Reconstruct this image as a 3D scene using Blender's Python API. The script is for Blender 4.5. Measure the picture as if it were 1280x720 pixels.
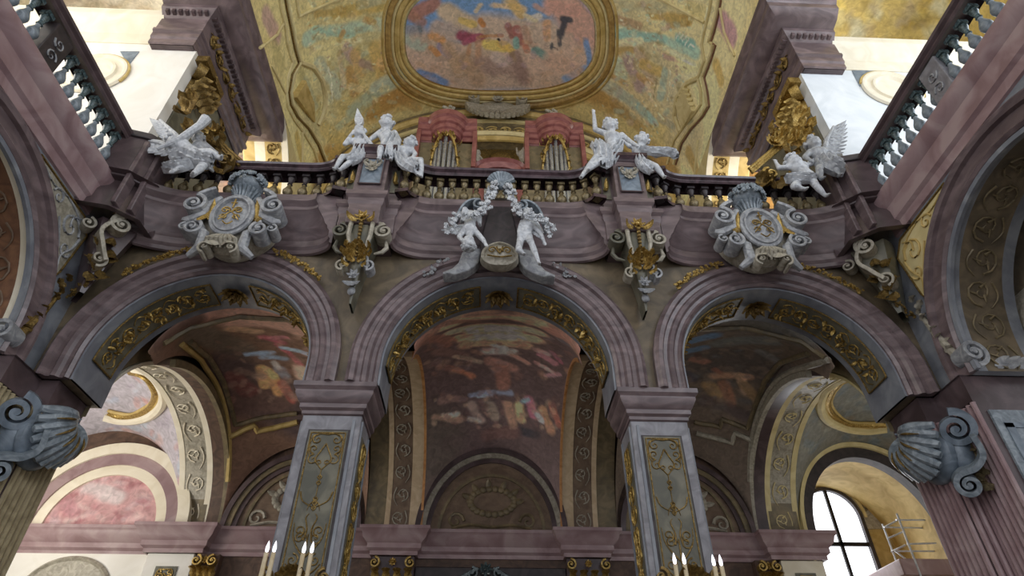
import bpy, bmesh, math, random
import numpy as np
from mathutils import Vector
for o in list(bpy.data.objects): bpy.data.objects.remove(o)
S = bpy.context.scene; COL = S.collection; PI = math.pi
# ---------------------------------------------------------------- camera, light, exposure
FOC = 772.4; PITCH = 0.674805; YAW = 0.040342; CX = -0.14     # metres; the eye is the origin height, the floor 1.6 m below
cam = bpy.data.cameras.new('camera'); camo = bpy.data.objects.new('camera', cam); COL.objects.link(camo)
cam.sensor_width = 36; cam.lens = 36 * FOC / 1280; cam.clip_end = 200
camo.location = (CX, 0, 0); camo.rotation_euler = (PI/2 + PITCH, 0, -YAW); S.camera = camo
S.view_settings.view_transform = 'Standard'; S.view_settings.look = 'None'; S.view_settings.gamma = 1
S.view_settings.use_curve_mapping = False; S.view_settings.exposure = 0.0
W = bpy.data.worlds.new('world'); S.world = W; W.use_nodes = True
W.node_tree.nodes['Background'].inputs[0].default_value = (0.93, 0.95, 1.0, 1); W.node_tree.nodes['Background'].inputs[1].default_value = 1.0
def area(name, loc, target, sx, sy, watts, col):
    l = bpy.data.lights.new(name, 'AREA'); l.shape = 'RECTANGLE'; l.size = sx; l.size_y = sy; l.energy = watts; l.color = col
    o = bpy.data.objects.new(name, l); COL.objects.link(o); o.location = loc
    o.rotation_euler = (Vector(target) - Vector(loc)).to_track_quat('-Z', 'Y').to_euler(); return o
# daylight through the windows the church has: upper galleries, organ loft, the two end bays below the loft, nave clerestory behind
area('gallery_window_light_left', (-14.5, 5.5, 15), (-9.5, 10.3, 15), 5, 5, 300, (1, .93, .80))
area('gallery_window_light_right', (15, 5, 15), (9.5, 10.3, 15), 5, 5, 250, (.80, .90, 1))
area('loft_window_light_left', (-11.5, 12.6, 14.5), (0, 14, 20), 3, 4, 620, (1, .93, .80))
area('loft_window_light_right', (11.5, 12.6, 14.5), (0, 14, 20), 3, 4, 620, (1, .93, .80))
area('aisle_window_light_left', (-12.6, 13.0, 4.5), (-9.5, 15.5, 7.5), 2.5, 3.5, 260, (1, .95, .84))
area('aisle_window_light_right', (12.6, 13.0, 4.0), (9.5, 15.5, 7.5), 2.5, 3.5, 60, (1, .95, .86))
area('nave_window_light_right', (12, -5, 13), (-2, 10, 8), 7, 7, 750, (.82, .90, 1))
area('nave_window_light_left', (-12, -6, 13), (2, 10, 9), 6, 6, 330, (.95, .94, 1))
# ---------------------------------------------------------------- points along a line of sight at a given distance
_f = np.array([math.sin(YAW)*math.cos(PITCH), math.cos(YAW)*math.cos(PITCH), math.sin(PITCH)])
_r = np.array([math.cos(YAW), -math.sin(YAW), 0.]); _u = np.cross(_r, _f); _o = np.array([CX, 0, 0.])
def sight(px, py): return _f + _r*(px-640)/FOC + _u*(360-py)/FOC
def at(px, py, Y): d = sight(px, py); return _o + d*(Y/d[1])
def atx(px, py, X): d = sight(px, py); return _o + d*((X-CX)/d[0])
def project(P):
    d = np.asarray(P) - _o; z = d @ _f
    return np.stack([640 + FOC*(d @ _r)/z, 360 - FOC*(d @ _u)/z], -1), z
def onvault(px, py, off=0.):      # the nave vault: half ellipse 7.5 x 6.7 springing at 17.9
    d = sight(px, py); a, b = 7.5-off, 6.7-off
    A = (d[0]/a)**2 + (d[2]/b)**2; B = 2*(CX*d[0]/a**2 - 17.9*d[2]/b**2); Cc = (CX/a)**2 + (17.9/b)**2 - 1
    t = (-B + math.sqrt(max(B*B-4*A*Cc, 0)))/(2*A); return _o + d*t
# ---------------------------------------------------------------- materials
MATS = {}
def lin(c):
    if isinstance(c, str): c = tuple(int(c[i:i+2], 16)/255 for i in (0, 2, 4))
    return tuple((x/12.92 if x <= .04045 else ((x+.055)/1.055)**2.4) for x in c)
def mat(name, c1, c2=None, c3=None, scale=3., rough=.5, metal=0., dist=1.5, bump=0., bscale=30., lo=.35, hi=.65, spec=.5, stretch=(1, 1, 1)):
    if name in MATS: return MATS[name]
    m = bpy.data.materials.new(name); m.use_nodes = True; N = m.node_tree.nodes; L = m.node_tree.links; b = N['Principled BSDF']
    b.inputs['Roughness'].default_value = rough; b.inputs['Metallic'].default_value = metal; b.inputs['Specular IOR Level'].default_value = spec
    tc = N.new('ShaderNodeTexCoord'); mp = N.new('ShaderNodeMapping'); mp.inputs['Scale'].default_value = stretch
    L.new(tc.outputs['Object'], mp.inputs[0])
    if c2 is None: b.inputs['Base Color'].default_value = (*lin(c1), 1)
    else:
        n = N.new('ShaderNodeTexNoise'); n.inputs['Scale'].default_value = scale; n.inputs['Detail'].default_value = 6; n.inputs['Distortion'].default_value = dist
        L.new(mp.outputs[0], n.inputs['Vector'])
        r = N.new('ShaderNodeValToRGB'); e = r.color_ramp.elements
        e[0].position = lo; e[0].color = (*lin(c1), 1); e[1].position = hi; e[1].color = (*lin(c2), 1)
        if c3: x = e.new((lo+hi)/2); x.color = (*lin(c3), 1)
        L.new(n.outputs['Fac'], r.inputs[0]); L.new(r.outputs[0], b.inputs['Base Color'])
    if bump:
        n2 = N.new('ShaderNodeTexNoise'); n2.inputs['Scale'].default_value = bscale; n2.inputs['Detail'].default_value = 4; L.new(tc.outputs['Object'], n2.inputs['Vector'])
        bp = N.new('ShaderNodeBump'); bp.inputs['Strength'].default_value = bump; bp.inputs['Distance'].default_value = .02
        L.new(n2.outputs['Fac'], bp.inputs['Height']); L.new(bp.outputs[0], b.inputs['Normal'])
    MATS[name] = m; return m
PURPLE = mat('purple_marble', '5f5153', '827172', '6f6061', 1.6, .3, dist=1.2, stretch=(1, 1, 2.5))
PURDARK = mat('dark_purple_marble', '493c3d', '655557', '56484a', 1.8, .3, dist=1.2)
PINKM = mat('pink_marble', '8e7375', 'ae9898', '9e8486', 1.4, .35, dist=1.2)
REDORG = mat('red_painted_wood', '7c4542', '96605a', '88524d', 3, .3)
DARKWOOD = mat('dark_rail_marble', '33272b', '58454b', None, 3, .25)
GREYB = mat('grey_blue_marble', '747780', '92959b', '82868d', 1.8, .35, dist=1.2)
GREYS = mat('grey_stone', '77757a', '96959a', None, 3, .4)
OLIVE = mat('olive_marble', '57564a', '7b7766', '686556', 2.2, .4, dist=1.2)
OLIVEG = mat('olive_gold_marble', '665b46', '8a7a5c', '776a4f', 3, .45, dist=1.2)
SPAND = mat('brown_gold_stucco', '5d5344', '81725b', '6e614e', 2.5, .5, dist=1.)
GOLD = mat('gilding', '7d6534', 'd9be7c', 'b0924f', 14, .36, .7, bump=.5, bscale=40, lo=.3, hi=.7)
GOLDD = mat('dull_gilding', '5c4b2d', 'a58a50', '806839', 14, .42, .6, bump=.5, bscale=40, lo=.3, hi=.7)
CREAM = mat('cream_plaster', 'e6dcc4', 'f2ead6', None, 1.5, .7)
CREAMY = mat('yellow_cream_plaster', 'cdbb84', 'e2d3a0', None, 1.5, .6)
WHITE = mat('white_plaster', 'e8e4da', 'f2efe8', None, 1., .8)
WHITEB = mat('cool_lit_plaster', 'd5dbe0', 'e6eaee', None, 1., .8)  # white plaster with the right gallery's cool light put into its colour
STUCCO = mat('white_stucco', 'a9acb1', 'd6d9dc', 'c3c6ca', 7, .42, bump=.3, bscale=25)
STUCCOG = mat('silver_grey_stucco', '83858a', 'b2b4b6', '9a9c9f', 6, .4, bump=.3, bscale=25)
STUCCOB = mat('blue_grey_stucco', '6b757d', '98a2aa', '808a92', 6, .3, bump=.3, bscale=25)
STUCCOT = mat('taupe_stucco', '8d8778', 'b5ae9e', None, 6, .45, bump=.3)
GREENB = mat('green_gilt_marble', '333f41', '6d7f83', '4d5c5e', 9, .2, dist=1.5)
BROWNP = mat('brown_painted_plaster', '6d4c3a', '92694c', '7f5a43', 3, .6)
BROWND = mat('dark_brown_plaster', '4c3a31', '6b5344', None, 3, .6)
ORANGE = mat('orange_moulding', 'b97f48', 'd9a26a', None, 3, .5)
OCHRE = mat('ochre_plaster', 'b59a58', 'd2b878', None, 2, .6)
TIN = mat('organ_pipe_tin', 'a9adb4', 'd2d5da', None, 4, .25, .7)
GOLDBR = mat('golden_brown_moulding', '94753f', 'b8985a', None, 3, .5)
SAND = mat('sand_plaster', 'c2a987', 'd9c3a2', None, 3, .6)
STEEL = mat('scaffold_tube', 'b9bdc4', 'd8dce2', None, 4, .35, .3)
BLACKISH = mat('dark_stone', '2f2a2c', '463d3e', None, 3, .5)  # near-black stone for frames, backings and post blocks
FLOORM = mat('stone_floor', '6d6560', '8b827a', None, 1.2, .4)
IRON = mat('dark_iron', '1d1a1a', '2c2827', None, 4, .4, .6)
CANDLE = mat('ivory_candle', 'cdb890', 'e2d2b0', None, 4, .5)
BRONZE = mat('tan_fluted_marble', '948668', 'b5a684', 'a49574', 2.5, .4)
BROWNM = mat('muted_brown_plaster', '6a5646', '85705c', None, 3, .6)
BRASS = mat('aged_brass', '5c513c', '9a8a66', '796c50', 12, .4, .4, bump=.3)
SLATE = mat('slate_panel', '64707c', '8894a0', None, 3, .35)
def emit(name, c, s):
    m = bpy.data.materials.new(name); m.use_nodes = True; b = m.node_tree.nodes['Principled BSDF']
    b.inputs['Base Color'].default_value = (*lin(c), 1); b.inputs['Emission Color'].default_value = (*lin(c), 1); b.inputs['Emission Strength'].default_value = s; return m
BULB = emit('lit_bulb', 'f4f4ff', 1.6); DAYLIGHT = emit('daylight_sky', 'f4f8ff', 2.2)
_p = bpy.data.materials.new('painted_plaster'); _p.use_nodes = True
_a = _p.node_tree.nodes.new('ShaderNodeAttribute'); _a.attribute_name = 'paint'; _b = _p.node_tree.nodes['Principled BSDF']; _b.inputs['Roughness'].default_value = .65
_n = _p.node_tree.nodes.new('ShaderNodeTexNoise'); _n.inputs['Scale'].default_value = 5; _n.inputs['Detail'].default_value = 8; _n.inputs['Distortion'].default_value = 1.2
_t = _p.node_tree.nodes.new('ShaderNodeTexCoord'); _p.node_tree.links.new(_t.outputs['Object'], _n.inputs['Vector'])
_m = _p.node_tree.nodes.new('ShaderNodeMapRange'); _m.inputs[1].default_value = .3; _m.inputs[2].default_value = .7; _m.inputs[3].default_value = .74; _m.inputs[4].default_value = 1.2
_p.node_tree.links.new(_n.outputs['Fac'], _m.inputs[0])
_x = _p.node_tree.nodes.new('ShaderNodeVectorMath'); _x.operation = 'SCALE'
_p.node_tree.links.new(_a.outputs['Color'], _x.inputs[0]); _p.node_tree.links.new(_m.outputs[0], _x.inputs['Scale']); _p.node_tree.links.new(_x.outputs[0], _b.inputs['Base Color'])
PAINT = _p
# ---------------------------------------------------------------- mesh helpers
def tag(o, label=None, cat=None, group=None, kind=None):
    if label: o['label'] = label
    if cat: o['category'] = cat
    if group: o['group'] = group
    if kind: o['kind'] = kind
    return o
def thing(name, label, cat, loc=(0, 0, 0), group=None):
    o = bpy.data.objects.new(name, None); COL.objects.link(o); o.location = loc; o.empty_display_size = .1
    return tag(o, label, cat, group)
def copy_tree(o, parent=None):
    c = o.copy(); COL.objects.link(c); c.parent = parent
    for ch in [k for k in bpy.data.objects if k.parent == o]: copy_tree(ch, c)
    return c
class MB:
    def __init__(s): s.v = []; s.f = []; s.m = []; s.mi = 0
    def add(s, vs, fs):
        n = len(s.v); s.v += [tuple(map(float, p)) for p in vs]; s.f += [tuple(i+n for i in f) for f in fs]; s.m += [s.mi]*len(fs); return s
    def box(s, x0, x1, y0, y1, z0, z1):
        return s.add([(x0,y0,z0),(x1,y0,z0),(x1,y1,z0),(x0,y1,z0),(x0,y0,z1),(x1,y0,z1),(x1,y1,z1),(x0,y1,z1)],
                     [(0,3,2,1),(4,5,6,7),(0,1,5,4),(1,2,6,5),(2,3,7,6),(3,0,4,7)])
    def grid(s, P, closeu=False, closev=False):   # P[i][j]
        n, k = len(P), len(P[0]); fs = []
        for i in range(n if closeu else n-1):
            for j in range(k if closev else k-1):
                a, b = i, (i+1) % n; c, d = j, (j+1) % k
                fs.append((a*k+c, b*k+c, b*k+d, a*k+d))
        return s.add([p for r in P for p in r], fs)
    def tube(s, pts, rad, n=6, flat=1., up=(0, -1, 0)):
        pts = [Vector(p) for p in pts]; k = len(pts); rs = rad if hasattr(rad, '__len__') else [rad]*k
        rows = []; upv = Vector(up)
        for i, p in enumerate(pts):
            t = (pts[min(i+1, k-1)] - pts[max(i-1, 0)])
            if t.length < 1e-9: t = Vector((0, 0, 1))
            t.normalize(); a = t.cross(upv)
            if a.length < 1e-4: a = t.cross(Vector((1, 0, .1)))
            a.normalize(); b = t.cross(a).normalized()
            rows.append([p + (a*math.cos(q) + b*math.sin(q)*flat)*rs[i] for q in [2*PI*j/n for j in range(n)]])
        s.grid(rows, closev=True); base = len(s.v) - k*n
        s.f += [tuple(base + j for j in range(n)), tuple(base+(k-1)*n + n-1-j for j in range(n))]; s.m += [s.mi]*2; return s
    def ball(s, c, r, n=6, sc=(1, 1, 1)):
        rows = []
        for i in range(n+1):
            t = PI*i/n; rows.append([(c[0]+r*sc[0]*math.sin(t)*math.cos(q), c[1]+r*sc[1]*math.sin(t)*math.sin(q), c[2]+r*sc[2]*math.cos(t)) for q in [2*PI*j/(n+2) for j in range(n+2)]])
        return s.grid(rows, closev=True)
    def lathe(s, prof, c=(0, 0, 0), n=12, a0=0, a1=2*PI, sx=1, sy=1):     # prof: (r, z)
        full = a1-a0 > 6.28; k = n if full else n+1
        rows = [[(c[0]+sx*r*math.cos(a0+(a1-a0)*j/n), c[1]+sy*r*math.sin(a0+(a1-a0)*j/n), c[2]+z) for j in range(k)] for r, z in prof]
        return s.grid(rows, closev=full)
    def sweep(s, path, prof, M, closed=False, cap=True):   # path 2-D, profile (offset to the left of travel, height), M(point2d, height)
        P = [np.array(p, float) for p in path]; k = len(P); rows = []
        for i in range(k):
            a = P[i]-P[i-1] if (i or closed) else P[1]-P[0]; b = P[(i+1) % k]-P[i] if (i < k-1 or closed) else P[-1]-P[-2]
            a = a/(np.linalg.norm(a)+1e-12); b = b/(np.linalg.norm(b)+1e-12); na = np.array([-a[1], a[0]]); nb = np.array([-b[1], b[0]])
            m = na+nb; L = np.linalg.norm(m); m = m/L if L > 1e-6 else na; c = max(.35, float(m @ na))
            rows.append([M(P[i]+m*o/c, h) for o, h in prof])
        s.grid(rows, closeu=closed)
        if cap and not closed:
            n = len(prof); base = len(s.v)-k*n
            s.f += [tuple(base+j for j in range(n)), tuple(base+(k-1)*n+n-1-j for j in range(n))]; s.m += [s.mi]*2
        return s
    def leaf(s, base, d, up, L, w, curl=.5, n=5, lobes=0):      # a curved, ridged leaf
        d = Vector(d).normalized(); up = Vector(up); up = (up - d*up.dot(d)).normalized(); sd = d.cross(up); rows = []; B = Vector(base)
        for i in range(n+1):
            t = i/n; ang = curl*t*1.6; c = B + d*L*(math.sin(ang)/1.6/max(curl, .01) if abs(curl) > .01 else t) + up*L*((1-math.cos(ang))/1.6/curl if abs(curl) > .01 else 0)
            ww = w*(math.sin(PI*min(1, t*.86+.14))**.7)*(1+(.28*math.sin(lobes*PI*t*2) if lobes else 0))+.002
            dd = (d*math.cos(ang)+up*math.sin(ang)); uu = (up*math.cos(ang)-d*math.sin(ang))
            rows.append([c-sd*ww-uu*w*.25, c-sd*ww*.5+uu*w*.05, c+uu*w*.22, c+sd*ww*.5+uu*w*.05, c+sd*ww-uu*w*.25, c-uu*w*.15])
        return s.grid(rows, closev=True)
    def build(s, name, m, parent=None, smooth=True, bevel=0, ang=40, sub=0, world=True):
        me = bpy.data.meshes.new(name)
        off = Vector(parent.matrix_world.translation) if False else Vector((0, 0, 0))
        p = parent
        while p is not None: off += Vector(p.location); p = p.parent
        me.from_pydata([(x-off.x, y-off.y, z-off.z) for x, y, z in s.v] if world else s.v, [], s.f)
        ms = m if isinstance(m, (list, tuple)) else [m]
        for q in ms: me.materials.append(q)
        if len(ms) > 1:
            for p_, i in zip(me.polygons, s.m): p_.material_index = i
        bm = bmesh.new(); bm.from_mesh(me); bmesh.ops.remove_doubles(bm, verts=bm.verts, dist=1e-5)
        bmesh.ops.recalc_face_normals(bm, faces=bm.faces); bm.to_mesh(me); bm.free()
        if smooth: me.shade_smooth(); me.set_sharp_from_angle(angle=math.radians(ang))
        o = bpy.data.objects.new(name, me); COL.objects.link(o); o.parent = parent
        if bevel:
            b = o.modifiers.new('bevel', 'BEVEL'); b.width = bevel; b.segments = 2; b.limit_method = 'ANGLE'
        return o
def struct(name, mb, m, **k): return tag(mb.build(name, m, None, **k), kind='structure')
MXZ = lambda Y: (lambda p, h=0: (p[0], Y-h, p[1]))           # drawn on a wall facing the nave
MPLAN = lambda p, h=0: (p[0], p[1], h)                        # plan path
def MYZ(X, sgn): return lambda p, h=0: (X+sgn*h, p[0], p[1])  # drawn on a side wall
def arch_path(cx, cz, r, zs, n=28, rb=None):                # left foot -> crown -> right foot
    rb = rb or r; a = [(cx-r, zs)] if cz > zs+.01 else []
    a += [(cx-r*math.cos(PI*i/n), cz+rb*math.sin(PI*i/n)) for i in range(n+1)]
    if cz > zs+.01: a.append((cx+r, zs))
    return a
def slab_over(mb, curve, top, M0, M1):                     # masonry above an opening curve, both faces and soffit
    for (a, b) in zip(curve[:-1], curve[1:]):
        if abs(a[0]-b[0]) > 1e-6:
            for M in (M0, M1): mb.add([M(a), M(b), M((b[0], top)), M((a[0], top))], [(0, 1, 2, 3)])
        mb.add([M0(a), M0(b), M1(b), M1(a)], [(0, 1, 2, 3)])
def rect_wall(mb, u0, u1, w0, w1, M0, M1):
    mb.add([M0((u0, w0)), M0((u1, w0)), M0((u1, w1)), M0((u0, w1)), M1((u0, w0)), M1((u1, w0)), M1((u1, w1)), M1((u0, w1))],
           [(0,1,2,3),(7,6,5,4),(0,4,5,1),(1,5,6,2),(2,6,7,3),(3,7,4,0)])
# ---------------------------------------------------------------- ornament: strokes in (u, v), mapped on any surface
def spiral(cx, cy, r, turns, a0, dr=1, n=14, r1=.12):
    return [(cx+r*(1-(1-r1)*i/n)*math.cos(a0+dr*turns*2*PI*i/n), cy+r*(1-(1-r1)*i/n)*math.sin(a0+dr*turns*2*PI*i/n)) for i in range(n+1)]
def rinceau(L, Wd, n, r):                                   # running scroll along u
    out = []; st = L/n
    for i in range(n):
        c = st*(i+.5); sg = 1 if i % 2 else -1; R_ = min(st*.48, Wd*.42)
        out.append((spiral(c, sg*Wd*.06, R_, 1.4, PI if sg > 0 else PI, -sg, 14), r, r*.5))
        out.append(([(c-st*.5, -sg*Wd*.2), (c-st*.25, -sg*Wd*.4), (c, -sg*Wd*.44), (c+st*.3, -sg*Wd*.3)], r*.4, r))
        for k in range(3): out.append(([(c+R_*.3*math.cos(k*2.1), sg*Wd*.06+R_*.3*math.sin(k*2.1)), (c+R_*.8*math.cos(k*2.1+.6), sg*Wd*.06+R_*.8*math.sin(k*2.1+.6))], r*1.4, r*.4))
    return out
def candelabra(L, Wd, r):                                   # symmetrical grotesque: scrolls at the head, drops, scrolls at the foot; u runs up
    out = []
    def both(p, a, b):
        out.append((p, a, b)); out.append(([(x, -y) for x, y in p], a, b))
    both(spiral(L*.93, Wd*.26, Wd*.15, 1.3, 0, 1), r, r*.5); both(spiral(L*.86, Wd*.30, Wd*.13, 1.2, PI, -1), r, r*.5)
    both([(L*.97, 0), (L*.975, Wd*.2), (L*.95, Wd*.4), (L*.86, Wd*.44), (L*.80, Wd*.38)], r, r*.6)
    both([(L*.90, 0), (L*.84, Wd*.12), (L*.78, Wd*.22), (L*.74, Wd*.1), (L*.71, 0)], r, r*.7)
    both(spiral(L*.76, Wd*.1, Wd*.08, 1.1, PI/2, -1), r*.8, r*.4)
    for q in (.67, .63, .52, .49, .46): both([(L*q, 0), (L*(q-.012), Wd*.05), (L*(q-.03), 0)], r*1.1, r*.6)
    out.append(([(L*.71, 0), (L*.44, 0)], r*.5, r*.5)); both([(L*.5, 0), (L*.47, Wd*.12), (L*.43, Wd*.16)], r, r*.3)
    both(spiral(L*.30, Wd*.24, Wd*.15, 1.3, PI, 1), r, r*.5); both([(L*.24, Wd*.1), (L*.31, Wd*.06), (L*.38, Wd*.14), (L*.41, Wd*.08)], r*1.2, r*.4)
    both([(L*.14, Wd*.02), (L*.19, Wd*.2), (L*.26, Wd*.36), (L*.35, Wd*.40)], r*1.2, r*.4)
    both(spiral(L*.12, Wd*.27, Wd*.16, 1.4, 0, -1), r, r*.5); both([(L*.03, 0), (L*.05, Wd*.25), (L*.1, Wd*.42)], r*1.3, r*.6)
    out.append(([(L*.02, 0), (L*.2, 0), (L*.28, 0)], r*1.6, r*.6)); return out
def relief(mb, strokes, M, h=.0, n=5):
    for p, r0, r1 in strokes:
        q = p
        if len(p) < 6:                                      # smooth short strokes
            q = []; 
            for i in range(len(p)-1):
                p0 = p[max(i-1, 0)]; p1 = p[i]; p2 = p[i+1]; p3 = p[min(i+2, len(p)-1)]
                for t in (0, .25, .5, .75): q.append(tuple(.5*((2*p1[k])+(-p0[k]+p2[k])*t+(2*p0[k]-5*p1[k]+4*p2[k]-p3[k])*t*t+(-p0[k]+3*p1[k]-3*p2[k]+p3[k])*t**3) for k in (0, 1)))
            q.append(p[-1])
        k = len(q); mb.tube([M(u, v, h) for u, v in q], [r0+(r1-r0)*i/(k-1) for i in range(k)], n)
def smooth(p, m):
    q = []
    for i in range(len(p)-1):
        p0 = p[max(i-1, 0)]; p1 = p[i]; p2 = p[i+1]; p3 = p[min(i+2, len(p)-1)]
        for t in [j/m for j in range(m)]: q.append(tuple(.5*((2*p1[k])+(-p0[k]+p2[k])*t+(2*p0[k]-5*p1[k]+4*p2[k]-p3[k])*t*t+(-p0[k]+3*p1[k]-3*p2[k]+p3[k])*t**3) for k in range(len(p[0]))))
    return q+[p[-1]]
def volute(mb, c, r, depth, turns=1.6, a0=PI/2, dr=1, th=.25, ax=(0, 1, 0), ex=(1, 0, 0), ez=(0, 0, 1), tail=None, n=34, r1=.12):
    # a rolled band: spiral in the plane (ex, ez), extruded along ax
    c = Vector(c); ax = Vector(ax); ex = Vector(ex); ez = Vector(ez); rows = []; pts = smooth(list(tail)+[(a, b) for a, b in spiral(0, 0, r, turns, a0, dr, n, r1)][:1], 5)[:-1] if tail else []
    pts = [Vector(c)+ex*x+ez*z for x, z in pts] + [c+ex*x+ez*z for x, z in [(a, b) for a, b in spiral(0, 0, r, turns, a0, dr, n, r1)]]
    k = len(pts)
    for i, p in enumerate(pts):
        t = (pts[min(i+1, k-1)]-pts[max(i-1, 0)]).normalized(); nn = t.cross(ax).normalized(); w = r*th*(1 if i < k-n else 1-.55*(i-(k-n))/n); b = depth*(.5+.12*math.sin(PI*i/k))
        rows.append([p-nn*w*.5-ax*b, p-nn*w*.1-ax*b*1.06, p+nn*w*.5-ax*b, p+nn*w*.5+ax*b, p-nn*w*.5+ax*b])
    mb.grid(rows, closev=True); base = len(mb.v)-k*5
    mb.f += [tuple(base+j for j in range(5)), tuple(base+(k-1)*5+4-j for j in range(5))]; mb.m += [mb.mi]*2
    mb.tube([c-ax*depth*.62, c+ax*depth*.5], r*.2, 8); return mb
def rosette(mb, c, r, nrm=(0, -1, 0), petals=8, up=(0, 0, 1)):
    nrm = Vector(nrm).normalized(); a = nrm.cross(Vector(up)).normalized(); b = nrm.cross(a)
    for ring, (rr, w, cu) in enumerate([(1, .3, .5), (.62, .26, .9)]):
        for k in range(petals):
            q = 2*PI*(k+.5*ring)/petals; d = a*math.cos(q)+b*math.sin(q)
            mb.leaf(Vector(c)+nrm*r*.05*ring, d, nrm, r*rr, r*w*.8, cu, 4)
    mb.ball(Vector(c)+nrm*r*.2, r*.17, 5)
def blossom(mb, c, r, rnd, nrm=(0, -1, 0)):
    n = Vector(nrm); a = Vector((1, 0, 0)); b = Vector((0, 0, 1)); q0 = rnd.random()*6
    for k in range(5):
        q = q0+2*PI*k/5; mb.ball(Vector(c)+(a*math.cos(q)+b*math.sin(q))*r*.55+n*r*.15, r*.42, 4)
    mb.ball(Vector(c)+n*r*.4, r*.3, 4)
# ---------------------------------------------------------------- frescoes: pigment laid on the plaster vertex by vertex
def warp(P, A, f, seed):
    r = np.random.RandomState(seed); o = np.zeros_like(P)
    for k in range(5):
        d = r.randn(3, 3)*f*(1.7**k); ph = r.rand(3)*6.28; o += A/(1.6**k)*np.sin(P @ d + ph)
    return P+o
def fresco(name, P, bg, strokes, seed=1, gain=1., wa=.06, wf=1.5, parent=None, extra=None, m=None, sat=1., keep=None):
    """P: (n, k, 3) points of the plaster; strokes: (x0, y0, x1, y1, radius, colour, strength) of the picture."""
    n, k, _ = P.shape; V = P.reshape(-1, 3); px, z = project(V); Wp = warp(V, wa, wf, seed)
    C = np.tile(np.array(lin(bg)), (len(V), 1))
    def at_s(x, y):
        i = int(np.argmin(((px-np.array([x, y]))**2).sum(1))); return V[i], z[i]
    for (x0, y0, x1, y1, r, c, al) in strokes:
        a, za = at_s(x0, y0); b, zb = at_s(x1, y1); R_ = r*(za+zb)/2/FOC
        ab = b-a; L = float(ab @ ab); t = np.clip(((Wp-a) @ ab)/L, 0, 1) if L > 1e-9 else np.zeros(len(V))
        d = np.linalg.norm(Wp-a-t[:, None]*ab, axis=1)/R_
        w = np.clip(1.25-d, 0, .5)*2*al; w = np.where(d < .75, al, w); w = np.clip(w, 0, 1)[:, None]
        C = C*(1-w)+np.array(lin(c))*w
    if extra is not None: C = extra(V, C)
    lum = (C @ np.array([.3, .59, .11]))[:, None]; C = np.clip((lum+(C-lum)*sat)*gain, 0, .92)
    mb = MB(); idx = np.arange(n*k).reshape(n, k)
    F = np.stack([idx[:-1, :-1], idx[1:, :-1], idx[1:, 1:], idx[:-1, 1:]], -1).reshape(-1, 4)
    if keep is not None: F = F[keep(V[F].mean(1))]
    me = bpy.data.meshes.new(name)
    off = np.zeros(3); p = parent
    while p is not None: off += np.array(p.location); p = p.parent
    me.from_pydata((V-off).tolist(), [], F.tolist()); me.materials.append(m or PAINT)
    ca = me.color_attributes.new('paint', 'FLOAT_COLOR', 'POINT'); ca.data.foreach_set('color', np.concatenate([C, np.ones((len(V), 1))], 1).astype(np.float32).ravel())
    me.shade_smooth(); o = bpy.data.objects.new(name, me); COL.objects.link(o); o.parent = parent; return o
def mottled(seed, pal, region, count, rr, strength=.8):      # scattered touches of the palette inside a pixel box
    r = random.Random(seed); x0, y0, x1, y1 = region; out = []
    for _ in range(count):
        x = r.uniform(x0, x1); y = r.uniform(y0, y1); q = r.uniform(0, 6.3); l = r.uniform(0, rr*2.)
        out.append((x, y, x+l*math.cos(q), y+l*.6*math.sin(q), r.uniform(rr*.4, rr), r.choice(pal), strength*r.uniform(.4, 1)))
    return out
# ================================================================ SETTING
ZS = 5.65                                                    # springing line of the arcade
BAYS = [(-5.6, 2.08), (0, 2.2), (5.6, 2.08)]
b = MB(); b.box(-16, 16, -9, 21, -1.8, -1.6); struct('floor', b, FLOORM, smooth=False)
# wall over the three arches below the organ loft
b = MB(); M0 = MXZ(10.0); M1 = MXZ(11.1); x = -8.5
for cx, r in BAYS:
    rect_wall(b, x, cx-r, ZS, 9.6, M0, M1); slab_over(b, arch_path(cx, 6.1, r, ZS), 9.6, M0, M1); x = cx+r
rect_wall(b, x, 8.5, ZS, 9.6, M0, M1)
struct('wall_front', b, SPAND, smooth=False)
b = MB(); b.box(-9, 9, 10.0, 17.3, 9.6, 9.95); struct('floor_loft', b, DARKWOOD, smooth=False)
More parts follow.
